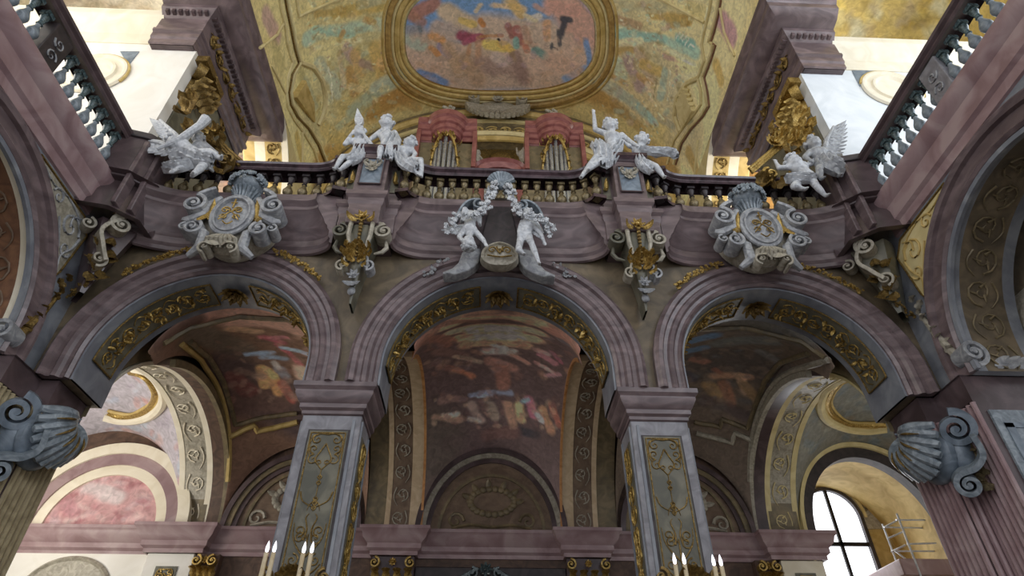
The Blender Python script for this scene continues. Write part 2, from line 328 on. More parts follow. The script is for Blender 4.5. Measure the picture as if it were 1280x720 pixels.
# side walls of the nave with their arches
for sg, nm in ((-1, 'left'), (1, 'right')):
    b = MB(); X0 = sg*8.4; M0 = MYZ(X0, 0); M1 = MYZ(X0+sg*1.2, 0)
    for cy in (6.6, 0.2):
        slab_over(b, arch_path(cy, 5.95, 2.45, ZS), 10.0, M0, M1)
    rect_wall(b, 9.05, 10.0, ZS, 10.0, M0, M1); rect_wall(b, 2.65, 4.15, ZS, 10.0, M0, M1); rect_wall(b, -4, -2.25, ZS, 10.0, M0, M1)
    struct('wall_'+nm, b, GREYB if nm == 'left' else GREYB, smooth=False)
    b = MB(); b.box(*sorted((sg*8.4, sg*15.5)), -4, 10.3, 9.75, 9.95); struct('floor_gallery_'+nm, b, WHITE, smooth=False)
    # blind end wall of the upper side gallery with its cream cornice
    b = MB(); b.box(*sorted((sg*8.47, sg*15.5)), 9.58, 9.9, 9.9, 16.6); struct('wall_gallery_'+nm, b, WHITE if sg < 0 else WHITEB, smooth=False)
    b = MB(); pr = [(0, 16.0), (.05, 16.0), (.08, 16.25), (.08, 16.45), (.18, 16.6), (.26, 16.85), (.36, 17.0), (.36, 17.25), (0, 17.25)]
    b.sweep([(sg*9.65, 9.6), (sg*15.5, 9.6)], [(-o*sg*-1 if sg < 0 else o, h) for o, h in pr] if False else [(-o if sg > 0 else o, h) for o, h in pr], MPLAN)
    struct('trim_gallery_'+nm, b, CREAM, ang=30)
    # wall above it and the vault beyond
    b = MB(); M0 = MYZ(sg*7.5, 0); M1 = MYZ(sg*9.1, 0); cur = [(11.8-3.7*math.cos(PI*i/30), 15.5+2.8*math.sin(PI*i/30)) for i in range(31)]
    slab_over(b, [p for p in cur if p[0] > 13.35], 19.9, M0, M1); rect_wall(b, 15.5, 17.2, 9.95, 19.9, M0, M1); rect_wall(b, 7.0, 13.4, 18.35, 19.9, M0, M1)
    struct('wall_loft_'+nm, b, CREAMY, smooth=False)
# painted soffit bands of the loft side arches (ornament strip between gilt strips)
for sg, nm in ((-1, 'left'), (1, 'right')):
    cur = [(11.8-3.69*math.cos(PI*i/60), 15.5+2.79*math.sin(PI*i/60)) for i in range(61)]; cur = [p for p in cur if p[0] > 13.3] + [(15.49, 14.5), (15.49, 11)]
    t = thing('arch_soffit', 'gilt and cream ornamented arch soffit beside the %s purple entablature' % nm, 'arch', (sg*8.3, 15.4, 12))
    for a0, a1, m in ((7.5, 7.72, CREAM), (7.72, 8.3, OCHRE), (8.3, 8.66, CREAM), (8.66, 9.05, OCHRE)):
        mb = MB(); rows = [[(sg*a0, y, z), (sg*a1, y, z), (sg*a1, y-.03, z-.03), (sg*a0, y-.03, z-.03)] for y, z in cur]; mb.grid(rows, closev=True); mb.build('band', m, t)
    mb = MB(); L = 9.; 
    def Ms(u, v, h, cur=cur, sg=sg):
        s = u; pts = cur[::-1]
        for (p, q) in zip(pts[:-1], pts[1:]):
            l = math.dist(p, q)
            if s <= l: k = s/l; return (sg*(8.01+v), p[0]+(q[0]-p[0])*k-.06, p[1]+(q[1]-p[1])*k-.05)
            s -= l
        return (sg*(8.01+v), pts[-1][0]-.06, pts[-1][1]-.05)
    relief(mb, rinceau(8.2, .5, 16, .025), Ms); mb.build('scroll_relief', GOLDD, t)
# nave vault (painted)
def vault_pt(a, y, off=0.): return (-(7.5-off)*math.cos(a), y, 17.9+(6.7-off)*math.sin(a))
b = MB(); b.grid([[vault_pt(PI*i/48, y) for y in (-4, 0, 4, 7.6)] for i in range(49)]); struct('ceiling_nave', b, CREAMY)
NA, NV = 480, 250
A_ = np.linspace(.02, PI-.02, NA)[:, None]; Y_ = np.linspace(7.6, 17.2, NV)[None, :]
VP = np.stack(np.broadcast_arrays(-7.5*np.cos(A_), Y_, 17.9+6.7*np.sin(A_)), -1)
st = []
CR, OC, TE, PK, GD, BR, RO = 'cfc598', 'b9a35e', 'a3b8a0', 'b39a86', 'a8843f', '8d6f3f', 'b08c86'
# broad fields
st += [(330, 240, 420, -30, 60, 'cbbf84', 1), (905, 240, 860, -30, 60, 'd6ca98', 1), (360, 20, 520, -60, 60, 'c3b47a', 1), (900, 20, 740, -60, 70, 'd0c493', 1),
       (420, 230, 640, 115, 26, 'a98545', 1), (640, 115, 830, 230, 26, 'a98a52', 1), (470, 130, 640, 100, 22, 'a5803f', 1), (640, 100, 790, 130, 22, 'a88648', 1),
       (400, 150, 500, 20, 34, 'b5aa78', 1), (440, 130, 500, 70, 28, 'b7a66b', 1), (860, 170, 760, 30, 34, 'bcb088', 1), (800, 130, 760, 80, 28, 'bfae80', 1)]
# left half faux architecture
st += [(385, 50, 470, 32, 9, TE, .9), (470, 32, 500, 36, 8, 'b9bfa0', .9), (395, 40, 440, 46, 5, '98b39b', .9), (395, 62, 450, 52, 4, 'd8cda0', .9), (390, 68, 480, 45, 2.5, PK, .8),
       (420, 18, 480, 10, 7, 'b69b4f', .9), (395, 20, 430, 15, 5, 'a88a44', .8), (450, 8, 480, 0, 6, 'a9a47e', .8), (430, 40, 426, 46, 4, 'b0843e', .8), (458, 24, 470, 30, 4, 'b0843e', .8),
       (400, 80, 425, 115, 9, 'aeb49a', .8), (425, 70, 432, 110, 4, 'b8a884', .9), (432, 62, 445, 76, 7, 'a98d86', .8), (445, 70, 452, 90, 8, 'b8975a', .85), (438, 90, 445, 115, 8, 'a9803f', .8), (455, 80, 468, 84, 6, '8f7470', .7),
       (440, 108, 452, 112, 5, 'c4b27d', .8), (470, 60, 480, 100, 9, 'c0a055', .8), (480, 80, 497, 66, 10, 'c9a468', .8), (480, 52, 494, 45, 7, 'c4a86a', .8),
       (440, 140, 500, 100, 9, '9aa58c', .85), (470, 110, 505, 92, 8, 'a5ac98', .8), (420, 165, 470, 125, 6, 'a4a886', .8), (478, 88, 510, 104, 3.5, '9a6f34', .7), (470, 130, 500, 118, 6, 'a3793a', .7), (500, 125, 520, 135, 7, '94703a', .6),
       (375, 80, 385, 130, 3, '8f8350', .7), (400, 75, 412, 130, 2.5, 'dbd2a6', .8), (396, 120, 415, 150, 6, 'c7bb85', .7), (405, 160, 440, 190, 9, 'b9a35e', .7), (410, 200, 440, 180, 9, 'b89b4e', .6),
       (334, 22, 346, 44, 13, 'a98a7c', .95), (345, 60, 352, 80, 10, 'a79a62', .7), (378, 95, 398, 140, 9, 'b0a56b', .8), (385, 100, 395, 135, 6, 'a6a37c', .8), (372, 170, 380, 215, 7, 'b09648', .8), (362, 5, 372, 60, 3, 'e0d6a8', .9)]
# right half
st += [(770, 40, 870, 68, 9, '9fbfae', .9), (775, 45, 830, 50, 6, '8fb5a8', .9), (850, 50, 866, 58, 7, '79aba2', .9), (765, 20, 800, 32, 6, 'a98a68', .8), (815, 15, 860, 28, 7, 'b5984e', .9), (835, 32, 860, 30, 4, '9a7b3c', .7),
       (780, 5, 830, 10, 7, 'b0aa86', .8), (760, 55, 800, 52, 5, 'd8d0a8', .9), (770, 62, 790, 62, 4, 'b08f4a', .8), (820, 60, 870, 85, 3, 'd9d1ab', .9), (830, 72, 850, 80, 3, 'b48a84', .7),
       (785, 75, 800, 110, 9, '9c8184', .8), (800, 70, 815, 100, 8, 'b29a80', .8), (805, 80, 825, 90, 7, 'bb9f55', .8), (800, 95, 815, 110, 6, 'b28b52', .8), (810, 108, 815, 124, 6, 'c9b79a', .8), (830, 90, 826, 125, 6, '9fb0a0', .85), (770, 75, 776, 95, 8, 'aebda6', .8),
       (745, 100, 775, 118, 9, 'adae98', .85), (765, 110, 815, 150, 7, '9fa592', .85), (800, 135, 820, 155, 5, '8fb0ab', .8), (825, 150, 842, 160, 5, '9a9580', .7), (762, 92, 780, 104, 4, 'a37a3b', .7), (770, 130, 800, 160, 8, '997a45', .6),
       (840, 110, 860, 160, 12, 'c2b893', .9), (852, 110, 862, 150, 9, '8f8a62', .75), (850, 105, 870, 100, 8, 'cfc8a4', .7), (903, 30, 915, 48, 13, 'b38a92', .95), (895, 80, 900, 100, 9, 'bd9f50', .8), (860, 190, 870, 215, 8, 'a98d4c', .8),
       (835, 175, 845, 200, 9, 'b3a47a', .7), (860, 10, 880, 20, 9, 'b9ab70', .7), (885, 15, 878, 60, 3, 'e0d8b4', .9), (730, 55, 742, 95, 5, 'c6a566', .8)]
st += mottled(3, ['b3a05c', 'a58a48', 'c9be8a', 'a9b093', 'b59d79', '96803f'], (390, 0, 500, 150), 150, 4.5, .5)
st += mottled(4, ['b8aa72', 'a98d50', 'd0c69c', '9db5a4', 'ae9489', '98834a'], (760, 0, 860, 160), 150, 4.5, .5)
st += mottled(5, ['9a763a', 'b08a45', '8f6c35'], (480, 110, 580, 140), 50, 4, .4) + mottled(6, ['9a763a', 'b08a45', '8f6c35'], (680, 110, 770, 140), 50, 4, .4)
for (x0, y0, x1, y1), pal, sd in (((385, 0, 500, 60), ['8b7a45', 'd9cf9f', '9fb39c', 'b0843e', 'efe3b8'], 91), ((395, 60, 500, 130), ['8d6f3f', 'd8c690', 'a0a88a', 'a57f6c', 'e4d6a4'], 92), ((400, 130, 480, 200), ['927a44', 'cbbd86', '9aa58c'], 93),
                                   ((755, 0, 870, 60), ['8f8050', 'e2d9b4', '9dbfb0', 'a8834a', 'f0e8cc'], 94), ((770, 60, 860, 140), ['8f7a50', 'dccfa4', '9fb4a6', 'a3807c', 'e8dfc0'], 95), ((745, 120, 850, 200), ['94804e', 'cfc598', '9bab9a'], 96)):
    st += mottled(sd, pal, (x0, y0, x1, y1), 160, 1.8, .75)
def ladder(x0, y0, x1, y1, n, dx, dy, c, r=.9):
    return [(x0+(x1-x0)*k/n, y0+(y1-y0)*k/n, x0+(x1-x0)*k/n+dx, y0+(y1-y0)*k/n+dy, r, c, .8) for k in range(n+1)]
st += ladder(392, 44, 470, 24, 2, 0, 0, 'e6dcb0')+[(388, 56, 480, 30, 1.4, 'e4dab0', .9), (386, 70, 482, 44, 1.2, '8f7d48', .8), (392, 40, 470, 18, 1.2, '8f7d48', .8), (398, 88, 402, 132, 1.2, '8c7a46', .8), (412, 84, 418, 128, 1.2, 'efe5be', .8), (424, 80, 428, 124, 1.2, '8c7a46', .7),
       (430, 150, 505, 96, 1.5, 'd8cfa4', .8), (436, 160, 510, 108, 1.2, '7d6c3c', .8), (410, 178, 470, 132, 1.2, '857340', .7),
       (765, 36, 870, 62, 1.4, 'eae2c2', .9), (768, 58, 868, 84, 1.4, 'ece4c4', .9), (770, 66, 866, 92, 1.2, '8b7d52', .8), (838, 90, 834, 128, 1.3, 'e8e0c0', .8), (822, 88, 818, 126, 1.2, '8b7d52', .7), (752, 98, 830, 150, 1.5, 'dcd4b0', .8), (746, 106, 820, 158, 1.2, '7f7048', .8)]
st += ladder(850, 42, 868, 52, 4, -6, 10, 'e8e2c6') + ladder(388, 46, 404, 62, 3, 8, -10, '8f7d48')
vo = fresco('ceiling_loft', VP, 'bfae74', st, 11, 1.5, .05, 1.6, sat=.92); tag(vo, kind='structure')
# central heavenly fresco: a curved panel a little under the vault
def oval_px(q): 
    c, s = math.cos(q), math.sin(q); w = 119*abs(c)**.72*(1 if c > 0 else -1); h = 66*abs(s)**.72*(1 if s > 0 else -1); return 625+w, 46+h
def vproj(P, off): A = np.arctan2((P[..., 2]-17.9)/6.7, -P[..., 0]/7.5); return np.stack([-(7.5-off)*np.cos(A), P[..., 1], 17.9+(6.7-off)*np.sin(A)], -1)
edge = np.array([onvault(*oval_px(2*PI*i/160)) for i in range(160)]); cen = np.array(onvault(625, 46))
rows = np.array([vproj(cen+(edge-cen)*t, .05) for t in np.linspace(0, 1, 110)]); rows = np.concatenate([rows, rows[:, :1]], 1)
sk = [(500, 40, 560, 10, 30, '6f93bf', 1), (560, 0, 700, 10, 30, '6f97c6', 1), (700, 30, 760, 110, 20, '7f9dc2', 1), (560, 95, 700, 90, 34, 'b9a08e', 1), (520, 60, 600, 80, 24, 'bda38f', 1), (660, 70, 735, 60, 34, 'c7aa98', 1), (700, 5, 735, 40, 22, 'c69c8c', 1), (605, 40, 680, 50, 24, 'c3ad9b', 1), (510, 82, 545, 88, 13, 'c2a592', 1), (520, 96, 556, 103, 6, '6c86b4', 1), (733, 50, 737, 80, 4, '7390bd', 1), (705, 100, 735, 90, 5, '7d94b6', 1),
      (520, 18, 545, 5, 9, 'a9705a', .9), (505, 12, 528, 28, 7, 'a5755f', .8), (560, 15, 580, 25, 12, 'c8b193', .95), (548, 35, 570, 40, 10, 'bfa58f', .8),
      (512, 38, 524, 42, 6, '8c8a8f', .8), (510, 50, 530, 58, 7, '9fae9f', .8), (524, 32, 525, 42, 3, '5c6a75', .7), (540, 42, 555, 52, 5, 'c98f4e', .85), (540, 60, 548, 68, 4, 'c07f35', .8), (550, 58, 562, 72, 4, '8f83a5', .8),
      (578, 42, 602, 47, 6.5, '95415a', .95), (582, 50, 600, 44, 5, 'a4506a', .9), (577, 24, 592, 30, 5, 'd1b45f', .9), (600, 26, 604, 30, 4, 'b4732c', .9), (596, 12, 602, 5, 3, 'd4c09c', .9), (590, 55, 585, 68, 3, 'b5825a', .8), (604, 44, 628, 44, 2.5, 'b87b3c', .85),
      (610, 55, 632, 58, 7, 'd8bf62', .95), (628, 54, 640, 62, 5, 'd4b254', .9), (638, 60, 645, 76, 3, 'cfae55', .9), (625, 49, 626, 50, 1.5, '2a2424', 1), (600, 52, 598, 70, 4, 'ba8863', .7),
      (634, 32, 640, 44, 5, '9a5a55', .85), (645, 36, 650, 52, 5, 'a9605a', .85), (645, 50, 646, 58, 4, '7ba8a0', .9), (655, 35, 660, 50, 4, 'b08b78', .8), (656, 58, 658, 64, 4, 'b96d50', .8), (668, 62, 680, 70, 5, '6d938e', .9), (662, 25, 672, 20, 5, 'd9cdbb', .8),
      (620, 5, 655, 12, 4, 'd6b98e', .9), (640, 2, 650, 18, 6, 'd3b067', .9), (655, 18, 670, 26, 3, 'dcc9a5', .9), (668, 8, 684, 18, 3, 'c99c86', .8), (685, 8, 720, 15, 8, 'cd9b8c', .8), (682, 30, 684, 48, 5, 'cd9d70', .85),
      (703, 24, 714, 28, 4.5, '45464f', .97), (706, 28, 700, 42, 4.5, '4a4a54', .97), (697, 40, 700, 56, 3, '505057', .95), (690, 55, 688, 63, 2, '4d5056', .9), (688, 60, 697, 62, 1.5, '55555c', .9),
      (600, 80, 650, 90, 12, '9c8078', .8), (645, 70, 655, 100, 8, '8f736c', .8), (620, 70, 628, 76, 8, 'c9b5ad', .8), (580, 75, 600, 100, 10, 'ab8a6c', .7), (690, 75, 720, 90, 12, 'c4a18c', .7), (560, 60, 575, 90, 8, 'b59473', .7)]
sk += mottled(8, ['c4a48e', 'a97f64', 'bfae9d', 'a58a9a', 'c79a6a', '9c7f74'], (515, 25, 735, 105), 130, 4, .45)
fo = fresco('ceiling_fresco', rows, '7597c4', sk, 5, 1.4, .04, 2.2, sat=.9); tag(fo, 'scalloped oval sky fresco with figures on clouds at the crown of the vault', 'fresco')
# its gilt frame: stepped mouldings following the scalloped edge
t = thing('fresco_frame', 'golden moulded frame around the oval sky fresco on the vault', 'frame', tuple(cen))
for dlt, w, m in ((6, .14, OCHRE), (14, .20, OCHRE), (21, .10, CREAMY), (29, .22, GOLDBR), (37, .09, OCHRE)):
    mb = MB(); pts = []
    for i in range(121):
        q = 2*PI*i/120; c, s = math.cos(q), math.sin(q); lob = 4*math.cos(4*q)*0
        pw = .72; x_ = 625+(119+dlt*.75)*abs(c)**pw*(1 if c > 0 else -1); y_ = 46+(66+dlt*.75)*abs(s)**pw*(1 if s > 0 else -1)
        pts.append(onvault(x_, y_, .03))
    mb.tube(pts, w*.6, 6, flat=.6, up=(0, 0, 1)); mb.build('moulding', m, t)
# mouldings running over the vault
def vline(t, pts, w, m, off=.03):
    q = []
    for i in range(len(pts)-1):
        k = max(2, int(math.dist(pts[i], pts[i+1])/8))
        q += [(pts[i][0]+(pts[i+1][0]-pts[i][0])*j/k, pts[i][1]+(pts[i+1][1]-pts[i][1])*j/k) for j in range(k)]
    mb = MB(); mb.tube([onvault(x_, y_, off) for x_, y_ in q+[pts[-1]]], w, 6, up=(0, 0, 1)); return mb.build('moulding', m, t)
tl = thing('vault_moulding', 'pale double moulding snaking down the left haunch of the vault', 'moulding', tuple(onvault(370, 80)))
L1 = [(356, -20), (361, 10), (366, 34), (371, 60), (376, 78), (368, 92), (364, 115), (366, 130), (374, 145), (388, 160), (400, 180), (412, 210)]
L2 = [(347, -20), (352, 12), (357, 34), (360, 58), (366, 78), (360, 95), (358, 118), (360, 134), (368, 150), (380, 166), (392, 186), (402, 215)]
L3 = [(376, 78), (392, 84), (403, 100), (407, 120), (405, 140), (398, 156)]
for P_, w, m in ((L1, .07, CREAMY), (L2, .055, CREAMY), (L3, .10, CREAMY), ([(370, -10), (374, 20), (440, -8)], .06, CREAMY), ([(325, 60), (346, 44), (354, 30)], .05, CREAMY), ([(378, 165), (378, 225)], .05, CREAMY), ([(340, 82), (358, 118)], .04, CREAMY)): vline(tl, P_, w, m)
vline(tl, [(x_-2.5, y_+1) for x_, y_ in L1], .035, GOLDD)
tr = thing('vault_moulding', 'pale double moulding snaking down the right haunch of the vault', 'moulding', tuple(onvault(880, 80)))
R1 = [(902, -20), (896, 15), (890, 40), (886, 52), (892, 56), (886, 75), (878, 96), (882, 115), (884, 132), (876, 145), (862, 160), (850, 178), (842, 205)]
R2 = [(892, -20), (886, 15), (880, 40), (877, 56), (880, 76), (872, 98), (876, 116), (876, 130), (868, 142), (856, 156), (842, 176), (834, 205)]
R3 = [(872, 98), (858, 104), (846, 122), (843, 145), (850, 164)]
for P_, w, m in ((R1, .07, CREAMY), (R2, .055, CREAMY), (R3, .10, CREAMY), ([(880, 28), (850, 12), (820, -4)], .06, CREAMY), ([(918, 70), (905, 40), (900, 10)], .045, CREAMY), ([(872, 175), (868, 225)], .05, CREAMY)): vline(tr, P_, w, m)
vline(tr, [(x_+2.5, y_+1) for x_, y_ in R1], .035, BROWNP)
# shells painted in relief in the two almond fields of the haunches
for (cx_, cy_, nm) in ((387, 122, 'left'), (861, 130, 'right')):
    mb = MB(); c = Vector(onvault(cx_, cy_, .08))
    for k in range(9):
        a_ = Vector(onvault(cx_+(6 if nm == 'left' else -8), cy_+30, .06)); e = Vector(onvault(cx_-8+(k-4)*2.4+(0 if nm == 'left' else 4), cy_-24+abs(k-4)*5+k*1.2, .1))
        mb.tube([a_, (a_+e)/2, e], [.04, .09, .13], 6, up=(0, 0, 1))
    tag(mb.build('scallop_relief', OCHRE if nm == 'left' else CREAMY), 'ribbed scallop relief in the almond field on the %s of the vault' % nm, 'relief')
# end wall of the loft and its two arch bands
def ell(a, bz, zs, n=60): return [(-a*math.cos(PI*i/n), zs+bz*math.sin(PI*i/n)) for i in range(n+1)]
b = MB(); M0 = MXZ(17.2); M1 = MXZ(17.6)
inner = ell(6.2, 5.5, 16.6); inner = [p for p in inner]
slab_over(b, [(-6.2, 9.9)]+inner+[(6.2, 9.9)], 25.2, M0, M1); rect_wall(b, -9.6, -6.2, 9.9, 25.2, M0, M1); rect_wall(b, 6.2, 9.6, 9.9, 25.2, M0, M1)
b.box(-15.6, -9.6, 17.2, 17.6, -1.6, 20) if False else None
struct('wall_loft_end', b, OLIVEG, smooth=False)
for a, bz, zs, pr, m, n_ in ((7.15, 6.15, 17.9, [(-.16, 0), (-.16, .12), (0, .2), (.16, .14), (.16, 0)], OCHRE, 1), (6.9, 5.7, 17.7, [(-.08, 0), (-.08, .1), (.08, .1), (.08, 0)], CREAMY, 2),
                             (6.35, 5.05, 17.4, [(-.14, 0), (-.14, .14), (0, .22), (.14, .16), (.14, 0)], CREAMY, 3), (6.15, 4.8, 17.3, [(-.1, 0), (-.1, .1), (.1, .16), (.1, 0)], OCHRE, 4)):
    b = MB(); b.sweep(ell(a, bz, zs), pr, MXZ(17.2)); struct('trim_%d' % n_, b, m)
b = MB()
def Mend(u, v, h): 
    q = u/17.; a = PI*q; return (-(6.62+v)*math.cos(a), 17.14, 17.55+(5.2+v)*math.sin(a))
relief(b, rinceau(17, .5, 34, .035), Mend); tag(b.build('scroll_frieze', OCHRE), 'scrolled frieze between the mouldings of the arch behind the organ', 'frieze')
# recess behind the organ with its dim painted wall
P = np.stack(np.broadcast_arrays(np.linspace(-6.6, 6.6, 150)[:, None], 17.95, np.linspace(13, 25, 130)[None, :]), -1)
st = [(560, 175, 680, 175, 30, '6f5a45', 1), (600, 185, 650, 190, 14, 'a8863c', .9), (606, 200, 646, 202, 10, 'b8923f', .9), (625, 190, 627, 194, 5, '6a3f35', .9), (650, 175, 662, 185, 8, '5a3a3a', .8), (580, 180, 590, 200, 7, '8a8378', .8), (655, 200, 665, 205, 6, '9a8f7e', .8), (600, 170, 615, 182, 5, '8d8778', .8)]
f = fresco('wall_recess', P, '6b5844', st, 7, 1.3, .1, 1.2); tag(f, kind='structure')
b = MB(); rows = [[(x_, 17.6, z), (x_, 17.97, z)] for x_, z in [(-6.2, 9.9)]+inner+[(6.2, 9.9)]]; b.grid(rows); struct('ceiling_recess', b, OLIVEG)
# painted walls seen past the side arches of the loft
for sg, nm, bgc, pal in ((-1, 'left', 'b7a093', ['9aa6b8', 'c4a79a', 'b48d80', 'd6c8b8', '8f95a5', 'c99a8c']), (1, 'right', 'c49a62', ['d0a868', 'c08c80', 'c9b090', 'b98f6c', 'd8b880', 'b0788a'])):
    P = np.stack(np.broadcast_arrays(np.linspace(sg*7.6, sg*15.5, 100)[:, None], 17.15, np.linspace(12.0, 22, 120)[None, :]), -1)
    f = fresco('wall_side_'+nm, P, bgc, mottled(20+sg, pal, (275, 160, 322, 230) if sg < 0 else (880, 165, 970, 240), 90, 7, .8), 9+sg, 1., .12, 1.3); tag(f, kind='structure')
    # painted vault of the upper side gallery
    P = np.array([[(sg*(12.0-3.6*math.cos(a)), y, 18.2+2.4*math.sin(a)) for y in np.linspace(-2, 17.2, 120)] for a in np.linspace(0, PI, 60)])
    reg = (75, -40, 205, 20) if sg < 0 else (1030, -60, 1200, 45)
    f = fresco('ceiling_gallery_'+nm, P, 'c9bfa2' if sg < 0 else 'b9a35e', mottled(30+sg, (['d8d0ba', 'b6a98a', 'c0a890', 'ded8c8', 'a89878'] if sg < 0 else ['a88c3c', 'c8ba80', '8f7c40', 'b9b9a0', 'd0b860', '9c8c70']), reg, 120, 9, .8), 19+sg, 1., .12, 1.3); tag(f, kind='structure')
# ---------------------------------------------------------------- the bays below the loft
def sail(x0, x1, zf, bf, zb, bb, zl, bl, zr, br, ny=90, nx=90, y0=11.1, y1=17.2, zc=5.35):
    """vault between four arches; rises over each side (height above zc)"""
    s = np.linspace(0, 1, nx)[:, None]; t = np.linspace(0, 1, ny)[None, :]
    sn = np.clip(np.sin(PI*s), 0, 1); F = (1-t)*bf*sn**.42 + t*bb*sn; Lr = (1-s)*bl*np.sin(PI*t)+s*br*np.sin(PI*t)
    X = (x0+x1)/2-(x1-x0)/2*np.cos(PI*s)+0*t; Y = (y0+y1)/2-(y1-y0)/2*np.cos(PI*t)+0*s
    return np.stack([X, Y, zc+(F**3+Lr**3)**(1/3.)], -1)
# centre
P = sail(-1.9, 1.9, 0, 2.97, 0, 2.35, 0, 3.0, 0, 3.0, 170, 130)
st = [(500, 400, 750, 400, 40, '8a6048', 1), (500, 470, 740, 470, 40, '5e4440', 1), (510, 560, 740, 560, 60, '4c4038', 1), (560, 400, 680, 400, 10, 'a87b56', .9), (562, 407, 678, 407, 13, 'b98a60', .95), (566, 415, 672, 415, 14, 'c29468', .95), (574, 423, 664, 423, 14, 'bd8f64', .95), (584, 431, 655, 431, 12, 'b08058', .9), (592, 412, 640, 412, 14, 'd6ae80', .9), (596, 422, 645, 422, 12, 'd0a678', .9), (540, 400, 600, 402, 6, '70483a', .8),
      (520, 425, 560, 430, 12, '855340', .8), (560, 390, 680, 390, 5, '6d4a3c', .8), (690, 415, 730, 430, 14, '93604e', .9), (700, 425, 712, 432, 6, '5d5560', .8), (545, 440, 580, 445, 8, '705048', .8),
      (610, 440, 640, 440, 8, 'a58e88', .95), (618, 432, 632, 435, 4, 'c2b0a6', .9), (625, 430, 627, 430, 3, '5d4640', .9), (612, 452, 640, 460, 8, '8a5c4e', .9), (625, 460, 630, 480, 9, '81503f', .9), (640, 445, 660, 455, 4, 'a06f5e', .8),
      (672, 437, 684, 443, 6, 'bd8b84', .97), (678, 445, 695, 455, 6, 'a95c68', .97), (670, 455, 690, 465, 4, 'b87a74', .95), (690, 440, 703, 455, 4, '8a4658', .9), (680, 470, 698, 468, 3, 'a07078', .8),
      (560, 460, 590, 470, 5, '9c5a34', .85), (570, 445, 600, 452, 4, '96806a', .7), (545, 455, 560, 462, 5, '6c4a44', .8),
      (590, 492, 640, 490, 4, '6f7890', .9), (600, 494, 615, 493, 3, '7c8ba8', .9), (550, 500, 580, 498, 5, '7c5a50', .8), (555, 518, 572, 518, 4, 'b59a84', .9), (545, 522, 575, 524, 5, '9a7458', .7), (590, 505, 600, 525, 6, '8c7468', .85), (612, 505, 618, 520, 6, '82705f', .85), (635, 505, 640, 530, 6, '9a7052', .8), (648, 505, 652, 525, 6, 'c09550', .92), (662, 500, 668, 520, 6, '9c5068', .92), (655, 500, 660, 498, 3, '6c8fb0', .9), (680, 510, 688, 540, 6, 'a87040', .85), (672, 518, 676, 526, 4, 'b79aa0', .8), (692, 505, 700, 530, 5, '9a5038', .8), (588, 524, 598, 526, 4, '9a9590', .7),
      (650, 540, 670, 545, 6, '33323a', .85), (610, 545, 640, 540, 10, '6a443c', .6), (560, 555, 690, 550, 10, '4c3936', .5)]
st += mottled(40, ['7c5040', '5c4440', '8c6850', '4e3d40', '9a6c50', '6c5a60'], (530, 400, 720, 470), 120, 6, .5) + mottled(41, ['5c403a', '8a6450', '7a5048', '4a4048', 'a08060'], (540, 490, 700, 535), 90, 4, .6)
f = fresco('fresco_centre', P, '54403f', st, 21, 3.5, .03, 2.5, sat=.66, keep=lambda c: ~((c[:, 1] < 12.0) & (c[:, 2] < 7.25))); f.name = 'ceiling_fresco_centre'; tag(f, kind=None); f['label'] = 'dark fresco with robed figures on clouds inside the middle arch'; f['category'] = 'fresco'; f.name = 'vault_fresco'
